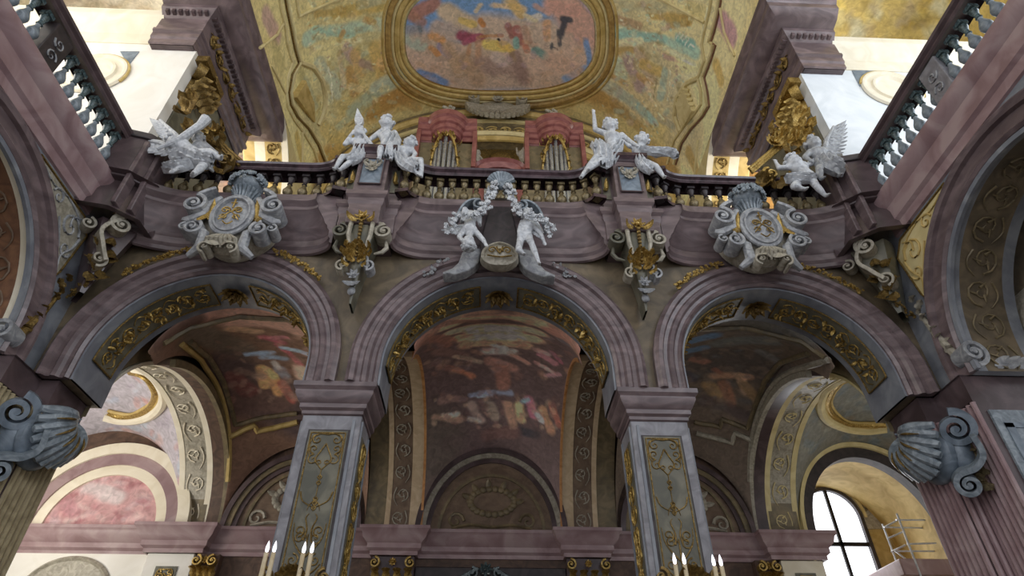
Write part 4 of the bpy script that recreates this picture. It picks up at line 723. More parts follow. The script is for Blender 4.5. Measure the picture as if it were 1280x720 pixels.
# ---- main cornice of the loft (serpentine in plan) and the straight cornices of the side galleries
CORN = [(0, 8.72), (.05, 8.74), (.05, 8.84), (.10, 8.9), (.10, 9.06), (.15, 9.12), (.17, 9.2), (.22, 9.25), (.30, 9.42), (.42, 9.62), (.46, 9.66), (.46, 9.74), (.52, 9.8), (.56, 9.84), (.56, 10.02), (.5, 10.08), (0, 10.08)]
def serp(x0, x1, y0=10.0, y1=9.55, n=7, both=(1, 1)):        # back line y0, swinging forward to y1 at the ends
    L = []; 
    w = .8
    for i in range(n+1):
        q = PI/2*i/n
        if both[0]: L.append((x0+w*(1-math.cos(q)), y1+(y0-y1)*math.sin(q)))
    if not both[0]: L = [(x0, y0)]
    Rr = []
    for i in range(n+1):
        q = PI/2*i/n
        if both[1]: Rr.append((x1-w*(1-math.cos(q)), y1+(y0-y1)*math.sin(q)))
    if not both[1]: Rr = [(x1, y0)]
    return L+Rr[::-1]
PATHS = {'left': [(-7.9, 9.62), (-7.6, 9.78), (-7.3, 9.9), (-7.0, 9.97), (-6.8, 10.0), (-6.6, 10.0)]+serp(-6.5, -3.5, both=(0, 1)), 'middle': serp(-2.3, 2.3), 'right': None}
PATHS['right'] = [(-x_, y) for x_, y in PATHS['left']][::-1]
cor = {}
for nm, p in PATHS.items():
    mb = MB(); mb.sweep(p, [(-o, h) for o, h in CORN], MPLAN)
    cor[nm] = tag(mb.build('loft_cornice', PURPLE, ang=35), 'curved purple marble cornice of the organ loft over the %s arch' % nm, 'cornice')
for sg, nm in ((-1, 'left'), (1, 'right')):
    mb = MB(); mb.sweep([(sg*8.4, -4), (sg*8.4, 9.2)], [((-o if sg > 0 else o)*-1*(-1), h) for o, h in [(0, 8.98), (.05, 9.0), (.05, 9.2), (.12, 9.26), (.12, 9.62), (.2, 9.7), (.26, 9.84), (.26, 9.96), (0, 9.96)]] if False else [((o if sg > 0 else -o), h) for o, h in [(0, 8.98), (.05, 9.0), (.05, 9.2), (.12, 9.26), (.12, 9.62), (.2, 9.7), (.26, 9.84), (.26, 9.96), (0, 9.96)]], MPLAN)
    tag(mb.build('gallery_cornice', PINKM, ang=30), 'long rose marble band under the %s gallery balustrade' % nm, 'cornice')
# ---- balustrades
def baluster_mb():
    mb = MB(); mb.mi = 0
    mb.box(-.075, .075, -.075, .075, 0, .08); mb.lathe([(.03, .08), (.06, .09), (.06, .12), (.035, .15)], n=10)
    mb.mi = 1; mb.lathe([(.035, .15), (.07, .2), (.1, .28), (.1, .34), (.07, .42), (.042, .5), (.035, .56)], n=10)
    mb.mi = 0; mb.lathe([(.035, .56), (.055, .58), (.04, .61), (.045, .68), (.07, .76), (.075, .8), (.05, .84)], n=10); mb.box(-.075, .075, -.075, .075, .84, .92)
    return mb
BAL_FRONT = baluster_mb(); BAL_A = None
def path_pts(path, step, s0=.15):
    out = []; acc = s0; pos = 0
    for a, b_ in zip(path[:-1], path[1:]):
        L = math.dist(a, b_)
        while acc <= pos+L: k = (acc-pos)/L; out.append((a[0]+(b_[0]-a[0])*k, a[1]+(b_[1]-a[1])*k, math.atan2(b_[1]-a[1], b_[0]-a[0]))); acc += step
        pos += L
    return out
protos = {}
def balustrade(label, path, zb, zt, step, rail_m, mats, side=-1, key='f', skip=()):
    t = thing('balustrade', label, 'balustrade', (path[len(path)//2][0], path[len(path)//2][1], zb))
    mb = MB(); mb.sweep(path, [(-.17, zt-.2), (-.2, zt-.16), (-.2, zt-.12), (-.26, zt-.08), (-.28, zt-.03), (-.25, zt), (.2, zt), (.2, zt-.2)], MPLAN); mb.build('rail', rail_m, t, ang=30)
    mb = MB(); mb.sweep(path, [(-.17, zb-.02), (-.17, zb+.08), (.13, zb+.08), (.13, zb-.02)], MPLAN); mb.build('plinth', rail_m, t, ang=30)
    for (x_, y, a) in path_pts(path, step):
        if any(lo < y < hi for lo, hi in skip): continue
        if key not in protos:
            o = BAL_FRONT.build('baluster', mats, None, world=False); o.parent = t; protos[key] = o
        else: o = protos[key].copy(); COL.objects.link(o); o.parent = t
        o.location = Vector((x_, y, zb+.06))-Vector(t.location); o.rotation_euler = (0, 0, a); o.scale = (1.12, 1.12, (zt-.2-zb-.06)/.92)
    return t
sh = lambda p, dy: [(x_, y+dy) for x_, y in p]
balustrade('curved balustrade in front of the organ above the middle arch', sh(serp(-2.2, 2.2), -.28), 10.06, 11.12, .28, DARKWOOD, (BRASS, BRASS))
balustrade('balustrade above the left arch with light showing between balusters', sh([(-7.6, 9.95)]+PATHS['left'][5:], -.28), 10.06, 11.12, .33, DARKWOOD, (BLACKISH, BRASS), key='g')
balustrade('balustrade above the right arch between pedestal and right corner', sh(PATHS['right'][:-5]+[(7.6, 9.95)], -.28), 10.06, 11.12, .33, DARKWOOD, (BLACKISH, BRASS), key='g')
balustrade('left gallery balustrade with blue-green balusters running towards the viewer', [(-8.4, 3.2), (-8.4, 9.0)], 9.96, 11.2, .30, PURDARK, (GREENB, STUCCOB), key='s', skip=((6.15, 6.75), (3.6, 4.1)))
balustrade('right gallery balustrade with blue-green balusters running towards the viewer', [(8.4, 9.0), (8.4, 3.2)], 9.96, 11.2, .30, PURDARK, (GREENB, STUCCOB), key='s', skip=((6.15, 6.75), (3.6, 4.1)))
for sg, nm in ((-1, 'left'), (1, 'right')):
    t = thing('rail_post', 'square carved post interrupting the balusters of the %s gallery' % nm, 'post', (sg*8.4, 6.45, 9.96))
    mb = MB(); mb.box(*sorted((sg*8.26, sg*8.54)), 6.2, 6.7, 9.96, 11.0); mb.build('block', GREYS if sg > 0 else BLACKISH, t, bevel=.02)
    mb = MB(); relief(mb, [(spiral(6.45, 10.3, .14, 1.3, 0), .02, .01), (spiral(6.45, 10.65, .14, 1.3, PI), .02, .01)], lambda u, v, h: (sg*8.25, u, v)); mb.build('scroll_relief', STUCCOG, t)
# ---- pedestals between the arches
def pedestal(sg):
    nm = 'left' if sg < 0 else 'right'; c = sg*2.87
    t = thing('pedestal', 'purple marble pedestal with gilt-framed panels carrying the %s cherub group' % nm, 'pedestal', (c, 9.6, 9))
    mb = MB()
    def blk(hw, y0, prof, m, name, y1=10.0): 
        mb = MB(); mb.sweep([(c-hw, y1), (c-hw, y0), (c+hw, y0), (c+hw, y1)], [(-o, h) for o, h in prof]+[], MPLAN); return mb.build(name, m, t, ang=30)
    # corbelled foot, body and cap; the middle block stands proud of the wings
    foot = [(-.3, 8.8), (-.2, 8.82), (-.2, 8.95), (-.08, 9.15), (-.02, 9.5), (.02, 9.6), (.02, 9.72), (.08, 9.78), (.08, 9.9), (-.3, 9.9)]
    blk(.62, 9.5, foot, PURPLE, 'wing_foot'); blk(.36, 9.2, foot, PURPLE, 'foot')
    mb = MB(); mb.box(c-.6, c+.6, 9.5, 10.0, 9.0, 11.1); mb.box(c-.34, c+.34, 9.2, 9.6, 9.0, 11.2); mb.build('body', PURPLE, t, bevel=.015)
    mb = MB(); mb.box(c-.55, c+.55, 9.6, 10.0, 8.78, 9.2); mb.build('foot_core', PURDARK, t)
    cap = [(-.3, 11.08), (.02, 11.08), (.06, 11.14), (.12, 11.18), (.12, 11.28), (-.3, 11.28)]
    blk(.62, 9.5, cap, DARKWOOD, 'wing_cap'); blk(.36, 9.2, [(o, h+.1) for o, h in cap], DARKWOOD, 'cap')
    mb = MB(); mb.box(c-.62, c+.62, 9.48, 10.1, 11.1, 11.27); mb.box(c-.36, c+.36, 9.18, 10.0, 11.2, 11.37); mb.box(c-.26, c+.26, 9.3, 9.9, 11.37, 11.62); mb.build('top_block', PURDARK, t, bevel=.02)
    mb = MB(); mb.box(c-.23, c+.23, 9.17, 9.21, 10.15, 10.95); p = mb.build('panel', SLATE, t)
    mb = MB(); mb.tube([(c-.24, 9.16, 10.14), (c+.24, 9.16, 10.14), (c+.24, 9.16, 10.96), (c-.24, 9.16, 10.96), (c-.24, 9.16, 10.14)], .022, 6); mb.build('panel_frame', PURDARK, p)
    mb = MB(); rosette(mb, (c, 9.15, 10.72), .16, petals=6); 
    for s_ in (-1, 1):
        mb.leaf((c+s_*.04, 9.14, 10.7), (s_, 0, .4), (0, -1, 0), .2, .05, .6); mb.leaf((c+s_*.03, 9.14, 10.66), (s_*.7, 0, -.7), (0, -1, 0), .17, .045, .6)
        volute(mb, (c+s_*.14, 9.14, 10.85), .06, .05, 1.3, -PI/2, s_, .35)
    mb.leaf((c, 9.14, 10.66), (0, 0, -1), (0, -1, 0), .22, .05, .5); mb.build('relief', STUCCOT, p)
    for s_ in (-1, 1):
        mb = MB(); mb.box(*sorted((c+s_*.39, c+s_*.56)), 9.47, 9.51, 10.2, 10.95); q = mb.build('wing_panel', OLIVE, t)
        mb = MB(); mb.leaf((c+s_*.475, 9.46, 10.5), (0, 0, 1), (0, -1, 0), .3, .05, .5); mb.leaf((c+s_*.475, 9.46, 10.6), (s_*.3, 0, -1), (0, -1, 0), .25, .05, .5); mb.build('relief', GOLD, q)
    return t
for sg in (-1, 1): pedestal(sg)
# corner posts of the parapet
for sg, nm in ((-1, 'left'), (1, 'right')):
    t = thing('corner_post', 'dark marble corner post below the %s angel group' % nm, 'pedestal', (sg*7.95, 9.3, 9))
    mb = MB()
    poly = [(sg*7.45, 9.8), (sg*7.5, 9.3), (sg*7.85, 8.95), (sg*8.42, 8.8), (sg*8.5, 9.8)]
    def prism(mb, poly, z0, z1): n = len(poly); return mb.add([(*p, z0) for p in poly]+[(*p, z1) for p in poly], [tuple(range(n)), tuple(range(2*n-1, n-1, -1))]+[(k, (k+1) % n, n+(k+1) % n, n+k) for k in range(n)])
    prism(mb, poly, 9.9, 11.15); mb.build('body', PURDARK, t, bevel=.03, smooth=False)
    mb = MB(); prism(mb, [(x_*1.0-sg*.05, y-.05) for x_, y in poly], 11.1, 11.28); mb.build('cap', BLACKISH, t, bevel=.03, smooth=False)
    mb = MB(); ord_ = poly[:4] if sg < 0 else poly[:4]
    mb.sweep([(sg*7.5, 9.75), (sg*7.52, 9.32), (sg*7.86, 9.0), (sg*8.4, 8.88)], [((o if sg > 0 else -o)*-1 if False else (o if sg < 0 else -o)*-1, h) for o, h in [(-.2, 8.9), (-.05, 8.92), (0, 9.1), (.02, 9.5), (.12, 9.75), (.12, 9.95), (-.2, 9.95)]], MPLAN); mb.build('foot', PURDARK, t, ang=30)
    mb = MB()
    for k, (x_, y) in enumerate([(7.58, 9.22), (7.80, 9.0)]): mb.box(*sorted((sg*(x_-.05), sg*(x_+.05))), y-.1, y+.15, 9.1, 11.0)
    mb.build('pilaster_strip', PURPLE, t, bevel=.015)
# ---- piers above the corners: marble shaft, gilt capital, massive entablature
ENT = [(0, 15.75), (.05, 15.78), (.05, 15.95), (.10, 16.0), (.10, 16.2), (.16, 16.24), (.16, 16.34), (.10, 16.38), (.10, 16.95), (.16, 17.0), (.30, 17.12), (.34, 17.16), (.34, 17.3), (.62, 17.36), (.80, 17.5), (.86, 17.55), (.86, 17.75), (.95, 17.85), (1.0, 18.0), (1.0, 18.3), (0, 18.3)]
for sg, nm in ((-1, 'left'), (1, 'right')):
    X = 8.48; t = thing('upper_pier', 'huge purple entablature on a marble pier above the %s corner of the loft' % nm, 'pier', (sg*9.2, 11.5, 9.95))
    mb = MB(); mb.box(*sorted((sg*8.55, sg*10.2)), 9.92, 13.1, 9.95, 15.8); mb.box(*sorted((sg*8.44, sg*8.8)), 9.92, 11.1, 9.95, 14.4); mb.build('shaft', OLIVE, t, bevel=.03)
    path = [(sg*9.7, 9.4), (sg*8.5, 9.4), (sg*8.5, 13.2), (sg*10.3, 13.2)]; s_ = -1 if sg < 0 else 1
    mb = MB(); mb.sweep(path, [(o*s_, h) for o, h in ENT], MPLAN); mb.build('entablature', PURPLE, t, ang=30)
    mb = MB(); mb.box(*sorted((sg*8.52, sg*9.68)), 9.42, 13.18, 15.75, 18.3); mb.build('core', PURDARK, t)
    mb = MB(); k = 0                                         # dentils along both faces
    for j in range(24): y = 9.3+j*.165; mb.box(*sorted((sg*(8.5-.30), sg*(8.5-.12))), y, y+.09, 17.0, 17.16)
    for j in range(7): x_ = 8.4+j*.18; mb.box(*sorted((sg*x_, sg*(x_+.09))), 9.1, 9.28, 17.0, 17.16)
    mb.build('dentils', PURDARK if sg < 0 else PURPLE, t)
    mb = MB(); rn = random.Random(5)
    relief(mb, rinceau(3.4, .42, 6, .035), lambda u, v, h: (sg*8.37, 9.6+u, 16.68+v))
    for j in range(16): mb.leaf((sg*8.36, 9.7+j*.22, 16.65), (0, rn.uniform(-1, 1), rn.uniform(-1, 1)), (-sg, 0, 0), .25, .07, .8)
    mb.build('frieze_relief', GOLDD, t)
    # composite capital
    for (cx_, cy_, nn) in ((8.55, 9.75, 0), (8.62, 12.4, 1)):
        mb = MB()
        if nn == 0:
            c = Vector((sg*8.7, 10.28, 14.35)); mb.box(*sorted((sg*8.14, sg*8.8)), 9.7, 10.9, 15.5, 15.74)
            for (ax, ay) in ((-1, -1), (-1, 1)):
                d = Vector((ax*sg, ay, 0)).normalized(); cc = c+Vector((ax*sg*.42, ay*.42, .88)); volute(mb, cc, .30, .20, 1.6, PI/2, 1, .34, d.cross(Vector((0, 0, 1))), d)
            for row, (z, L, w) in enumerate([(0, .5, .2), (.36, .5, .18)]):
                for k2 in range(4):
                    for face in (1,):
                        u = -.36+.24*k2+(.08 if row else 0)
                        b0 = c+(Vector((u, -.42, z)) if face == 0 else Vector((-sg*.42, u, z))); out = Vector((0, -1, 0)) if face == 0 else Vector((-sg, 0, 0))
                        mb.leaf(b0, Vector((0, 0, 1))+out*.1, out, L, w*.75, 1.1, 6, 2)
            mb.ball(c+Vector((0, 0, .5)), .5, 8, (.9, .9, 1.4)); rosette(mb, c+Vector((0, -.58, 1.15)), .14); rosette(mb, c+Vector((-sg*.58, 0, 1.15)), .14, (-sg, 0, 0))
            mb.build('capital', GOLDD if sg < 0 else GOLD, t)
# round niche relief on the white gallery walls
for sg, nm in ((-1, 'left'), (1, 'right')):
    c = Vector(at(118, 92, 9.56)) if sg < 0 else Vector(at(1115, 112, 9.56)); t = thing('roundel', 'white moulded roundel on the wall behind the %s gallery' % nm, 'roundel', tuple(c))
    mb = MB(); mb.grid([[c+Vector((math.cos(q)*r_, -d, math.sin(q)*r_)) for r_, d in ((.0, .06), (.42, .05), (.5, .12), (.56, .11), (.58, .05), (.70, .04), (.76, .08), (.82, .07), (.84, 0))] for q in [2*PI*k/48 for k in range(48)]], closeu=True); mb.build('disc', CREAM, t, ang=30)
    mb = MB(); mb.tube([c+Vector((math.cos(q)*.85, -.02, math.sin(q)*.85)) for q in [2*PI*k/40-.4 for k in range(22)]], .035, 6); mb.build('gilt_edge', OCHRE, t)
    tri = [at(*p, 9.56) for p in (((150, 64), (174, 64), (160, 82)) if sg < 0 else ((1065, 88), (1100, 88), (1075, 108)))]
    mb = MB(); mb.add([tuple(p) for p in tri]+[(p[0], 9.6, p[2]) for p in tri], [(0, 1, 2), (5, 4, 3), (0, 1, 4, 3), (1, 2, 5, 4), (2, 0, 3, 5)]); mb.build('corner_inlay', SLATE, t, smooth=False)
# ---------------------------------------------------------------- carved ornaments of the arcade
def cartouche(sg):
    nm = 'left' if sg < 0 else 'right'; px = (297, 285) if sg < 0 else (944, 300)
    c = Vector(at(px[0], px[1], 9.5)); t = thing('cartouche', 'grey scrolled cartouche with gilt cipher and flower crown above the %s arch' % nm, 'cartouche', tuple(c))
    P = lambda x_, z, d=0: c+Vector((x_, -d, z))
    mb = MB(); rows = []                                     # cushion-like backing
    for r_, d in ((0, .30), (.4, .28), (.7, .22), (.9, .14), (1, .02), (1, -.3)):
        rows.append([P(r_*.60*math.cos(q)*(1.08+.16*math.cos(2*q)), r_*.72*math.sin(q)*(1+.05*math.sin(q))-.02, d) for q in [2*PI*k/40 for k in range(40)]])
    mb.grid(rows, closev=True); mb.build('backing', STUCCOT, t)
    mb = MB(); rows = []
    for r_, d in ((0, .44), (.5, .42), (.8, .37), (.92, .36), (.96, .43), (1.06, .43), (1.1, .3), (1.1, .1)):
        rows.append([P(r_*.34*math.cos(q), r_*.46*math.sin(q)+.02, d) for q in [2*PI*k/36 for k in range(36)]])
    mb.grid(rows, closev=True); sh_ = mb.build('shield', STUCCOG, t)
    mb = MB()
    cip = [(spiral(-.13, .05, .10, 1.3, 0), .018, .01), (spiral(.13, .05, .10, 1.3, PI, -1), .018, .01), (spiral(-.12, -.14, .08, 1.2, PI, -1), .016, .01), (spiral(.12, -.14, .08, 1.2, 0), .016, .01),
           ([(-.2, -.22), (-.02, .0), (.18, .1)], .014, .014), ([(.2, -.22), (.02, .0), (-.18, .1)], .014, .014), ([(0, .36), (0, .12)], .022, .016), ([(-.06, .26), (.06, .26)], .016, .016), ([(-.1, -.26), (0, -.34), (.1, -.26)], .015, .015)]
    relief(mb, cip, lambda u, v, h: P(u, v+.02, .45)); mb.build('gilt_cipher', GOLD if sg < 0 else GOLDD, sh_)
    mb = MB(); mb.tube([P(.40*math.cos(q), .53*math.sin(q)+.02, .36) for q in [2*PI*k/40 for k in range(41)]], .05, 8); mb.build('shield_rim', STUCCOG, t)
    for s_ in (-1, 1):                                       # big side scrolls, lower scrolls, foot scrolls
        mb = MB()
        volute(mb, P(s_*.80, .22, .25), .25, .42, 1.7, PI/2*0+PI/2, s_, .32, tail=[(-s_*.30, .50), (-s_*.12, .38)])
        mb.tube([P(s_*.38, .55, .3), P(s_*.56, .30, .33), P(s_*.60, .02, .33), P(s_*.86, -.12, .3), P(s_*.98, -.08, .28)], [.07, .09, .1, .1, .06], 8)
        mb.build('side_scroll', STUCCOG, t)
        mb = MB(); volute(mb, P(s_*.66, -.40, .26), .20, .34, 1.6, PI/2, s_, .34); volute(mb, P(s_*.86, -.32, .2), .12, .3, 1.3, PI/2, -s_, .34)
        mb.tube([P(s_*.66, -.22, .3), P(s_*.42, -.5, .34), P(s_*.40, -.85, .3), P(s_*.62, -1.0, .22)], [.05, .1, .12, .06], 8); mb.build('lower_scroll', STUCCOG, t)
        mb = MB(); volute(mb, P(s_*.26, -.92, .3), .13, .28, 1.4, -PI/2, s_, .34); mb.leaf(P(s_*.05, -.62, .38), (s_*.5, 0, -1), (0, -1, 0), .4, .12, .7); mb.build('foot_scroll', STUCCOT, t)
        mb = MB(); mb.leaf(P(s_*.5, .2, .34), (s_*.2, 0, -1), (0, -1, 0), .5, .08, .4); mb.leaf(P(s_*.48, -.1, .34), (-s_*.1, 0, 1), (0, -1, 0), .5, .06, .3); mb.build('gilt_leaf', GOLD, t)
    mb = MB(); mb.ball(P(0, -.68, .16), .26, 10, (1.4, .8, .7))
    for k in range(-3, 4): mb.tube([P(k*.04, -.56, .40), P(k*.09, -.70, .44), P(k*.1, -.84, .32)], [.02, .045, .04], 6)
    mb.build('lower_shell', STUCCOT, t)
    mb = MB(); mb.lathe([(0, .50), (.19, .50), (.19, .55), (.16, .62), (.18, .74), (.25, .86), (.27, .88), (0, .9)], P(0, 0, .16), 22)
    for k in range(18): q = 2*PI*k/18; mb.tube([P(.18*math.cos(q), .52, .16+.18*math.sin(q)), P(.175*math.cos(q), .64, .16+.175*math.sin(q)), P(.22*math.cos(q), .78, .16+.22*math.sin(q)), P(.29*math.cos(q), .87, .16+.29*math.sin(q))], [.02, .024, .03, .036], 6)
    mb.build('fluted_vase', STUCCOB, t)
    rn = random.Random(3+sg); mb = MB(); mb.ball(P(0, 1.06, .18), .34, 8, (1, .9, .62))
    for k in range(80):
        q = rn.uniform(0, 2*PI); e = rn.uniform(-.2, 1.); rr = .37; d = Vector((math.cos(q)*math.cos(e), -abs(math.sin(q))*math.cos(e), math.sin(e)*.75)); blossom(mb, P(0, 1.06, .18)+d*rr, rn.uniform(.04, .065), rn, d)
    mb.build('flowers', STUCCOB, t)
for sg in (-1, 1): cartouche(sg)
def garland(mb, pts, r, rn, gold=False, dens=1.):
    P_ = [Vector(p) for p in pts]
    for a, b_ in zip(P_[:-1], P_[1:]):
        n = max(1, int((b_-a).length/(r*.75)*dens))
        for k in range(n):
            c = a.lerp(b_, k/n); 
            for _ in range(3): blossom(mb, c+Vector((rn.uniform(-1, 1), rn.uniform(-1, .2), rn.uniform(-1, 1)))*r*.75, r*rn.uniform(.38, .6), rn)
            if k % 2 == 0: mb.leaf(c, (rn.uniform(-1, 1), -.3, rn.uniform(-1, 1)), (0, -1, 0), r*1.5, r*.35, .7, 4)
# central group: keystone shield, curved legs, garlands from a shell crown
c = Vector(at(625, 285, 9.45)); t = thing('keystone_cartouche', 'dark keystone shield with gilt cipher, shell crown and pale curved legs over the middle arch', 'cartouche', tuple(c))
P = lambda x_, z, d=0: c+Vector((x_, -d, z))
mb = MB(); mb.add([P(x_, z, d) for d in (.0, -.5) for x_, z in ((-.18, .95), (.18, .95), (.42, -.35), (.36, -.7), (-.36, -.7), (-.42, -.35))], [(0, 1, 2, 3, 4, 5), (11, 10, 9, 8, 7, 6)]+[(k, (k+1) % 6, 6+(k+1) % 6, 6+k) for k in range(6)]); mb.build('backing', BLACKISH, t, bevel=.04)
for s_ in (-1, 1):
    mb = MB(); out_ = [(.70, -.52), (.78, -.62), (.80, -.74), (.84, -.90), (.95, -1.05), (1.14, -1.16), (1.12, -1.24)]; inn = [(.36, -.50), (.40, -.70), (.42, -.84), (.50, -.98), (.66, -1.12), (.88, -1.22), (1.12, -1.24)]
    rows = [[P(s_*o_[0], o_[1], -.12), P(s_*(o_[0]*.5+i_[0]*.5), (o_[1]+i_[1])/2, -.07), P(s_*i_[0], i_[1], -.12), P(s_*i_[0], i_[1], -.36), P(s_*o_[0], o_[1], -.36)] for o_, i_ in zip(out_, inn)]
    mb.grid(rows, closev=True); mb.add(rows[0], [(0, 1, 2, 3, 4)])
    mb.build('curved_leg', STUCCOG, t, bevel=.02)
mb = MB(); rows = []
for r_, d in ((0, .12), (.5, .10), (.85, .04), (.9, .1), (1.05, .08), (1.1, -.1), (.9, -.2)): rows.append([P(r_*.36*math.cos(q), -.78+r_*.3*math.sin(q)-.05*abs(math.cos(q)), d) for q in [2*PI*k/36 for k in range(36)]])
mb.grid(rows, closev=True); s5 = mb.build('shield', STUCCOT, t)
mb = MB(); relief(mb, [(spiral(-.15, -.76, .1, 1.3, 0), .02, .012), (spiral(.15, -.76, .1, 1.3, PI, -1), .02, .012), ([(-.06, -.66), (0, -.84), (.06, -.66)], .018, .018), ([(-.25, -.9), (0, -.94), (.25, -.9)], .018, .018), (spiral(0, -.78, .07, 1.2, 0), .018, .01)], lambda u, v, h: P(u, v, .14)); mb.build('gilt_cipher', GOLDD, s5)
mb = MB()
for k in range(9): q = -1.25+2.5*k/8; d = Vector((math.sin(q), -.25, math.cos(q))); mb.tube([P(0, 1.0, .3), P(0, 1.0, .3)+d*.15, P(0, 1.0, .3)+d*.31+Vector((0, -.03, 0))], [.02, .045, .07], 7)
volute(mb, P(-.16, .93, .3), .11, .2, 1.4, PI/2, -1, .35); volute(mb, P(.16, .93, .3), .11, .2, 1.4, PI/2, 1, .35); mb.ball(P(0, .92, .35), .09, 6); mb.build('shell_crown', STUCCOB, t)
for s_ in (-1, 1):
    mb = MB(); volute(mb, P(s_*.44, .46, .12), .15, .22, 1.5, PI/2, -s_, .30, tail=[(s_*.52, -.62), (s_*.46, -.3), (s_*.34, .0), (s_*.18, .14)]); mb.build('back_scroll', STUCCOB, t)
for s_, nm in ((-1, 'left'), (1, 'right')):
    mb = MB(); rn = random.Random(7+s_)
    gp = [P(s_*.14, .86, .45), P(s_*.24, .55, .42), P(s_*.25, .25, .45), P(s_*.36, 0, .48), P(s_*.6, -.15, .5), P(s_*.88, -.2, .46), P(s_*1.02, -.42, .42), P(s_*1.1, -.62, .3)]
    garland(mb, gp, .115, rn); tag(mb.build('garland', STUCCO), 'white flower garland hanging from the shell crown down the %s side of the keystone' % nm, 'garland')
    mb = MB(); garland(mb, [(s_*(1.15+.1*k), 9.86, 8.52-.018*k*k-.03*k) for k in range(5)], .09, rn); tag(mb.build('garland', STUCCOG), 'short grey flower trail at the %s foot of the keystone group' % nm, 'garland')
# gilt flower trails over the side arches
for sg, nm in ((-1, 'left'), (1, 'right')):
    for s2, nn in ((-1, 'left'), (1, 'right')):
        rn = random.Random(30+sg*2+s2); mb = MB(); cx = 5.6*sg; a0 = PI/2-s2*.33; pts = [(cx+2.72*math.cos(a0-s2*.07*k), 9.84, 6.1+2.72*math.sin(a0-s2*.07*k)) for k in range(8)]
        garland(mb, pts, .075, rn); mb.mi = 0
        tag(mb.build('garland', GOLD if s2*sg < 0 or True else GOLDD), 'gilded flower trail running down the %s shoulder of the %s arch' % (nn, nm), 'garland')
# spandrel consoles
def console(cx, label, corner=0):
    c = Vector((cx, 9.56, 8.45)); t = thing('console', label, 'console', tuple(c)); P = lambda x_, z, d=0: c+Vector((x_, -d, z))
    mb = MB(); rows = []
    for z, w, d in ((.52, .36, .32), (.5, .34, .34), (.2, .24, .3), (-.1, .18, .24), (-.5, .11, .16), (-.95, .05, .08), (-1.3, .02, .03)): rows.append([P(-w, z, 0), P(-w*.9, z, d*.7), P(-w*.3, z, d), P(w*.3, z, d), P(w*.9, z, d*.7), P(w, z, 0), P(w, z, -.3), P(-w, z, -.3)])
    mb.grid(rows, closev=True); mb.build('body', OLIVE, t)
    for s_ in (-1, 1):
        mb = MB(); volute(mb, P(s_*.45, .42, .12), .20, .26, 1.6, PI/2, s_, .33, tail=[(-s_*.25, .25)]); mb.tube([P(s_*.50, .26, .1), P(s_*.53, .1, .08), P(s_*.45, -.04, .1), P(s_*.3, -.1, .12)], [.03, .05, .045, .02], 7); mb.build('upper_scroll', STUCCOT if s_ > 0 else OLIVE, t)
        mb = MB(); volute(mb, P(s_*.25, -.5, .14), .13, .2, 1.5, -PI/2, s_, .34, tail=[(-s_*.12, .35), (-s_*.02, .16)]); mb.build('lower_scroll', STUCCOG if s_ > 0 else STUCCOT, t)
        mb = MB()
        for k, (x_, z, dx, dz, L) in enumerate([(.04, -.42, .45, .9, .36), (.08, -.38, .95, .7, .36), (.03, -.25, .3, 1, .34), (.12, -.5, 1, .15, .26), (.05, -.2, .8, .7, .3), (.05, -.3, .6, -.9, .22), (.14, -.12, .8, .9, .28), (.02, -.08, .2, 1, .25), (.18, -.25, 1, .5, .28)]): mb.leaf(P(s_*x_, z, .24), (s_*dx, -.3, dz), (0, -1, 0), L, .055, 1.1, 7, 2)
        mb.build('acanthus', GOLD, t)
        mb = MB(); mb.tube([P(s_*.22, .55, .34), P(s_*.22, .2, .36), P(s_*.16, -.1, .32)], [.05, .045, .03], 6); mb.build('rib', STUCCOT, t)
    mb = MB()
    for k in range(11): mb.ball(P(0, .55-.085*k, .40-.012*k), .05-.0015*k, 5)
    mb.build('bead_string', GOLDD, t)
    mb = MB(); rosette(mb, P(0, .66, .42), .17, petals=6); mb.leaf(P(-.1, .6, .4), (-1, -.2, .1), (0, -1, 0), .3, .08, .9); mb.leaf(P(.1, .6, .4), (1, -.2, .1), (0, -1, 0), .3, .08, .9); mb.build('top_flower', GOLDD if corner else GOLD, t)
    mb = MB(); rn = random.Random(int(cx*10)); rosette(mb, P(0, -.72, .2), .14, petals=6)
    for k in range(5): mb.leaf(P(0, -.85, .14), (math.sin(-1+.5*k), -.2, -math.cos(-1+.5*k)), (0, -1, 0), .24, .07, .6)
    mb.ball(P(0, -1.05, .1), .08, 6, (1, .8, 1.2)); mb.build('drop', STUCCOG, t); return t
console(-2.86, 'gilded acanthus console hanging under the left pedestal between two arches'); console(2.86, 'gilded acanthus console hanging under the right pedestal between two arches')
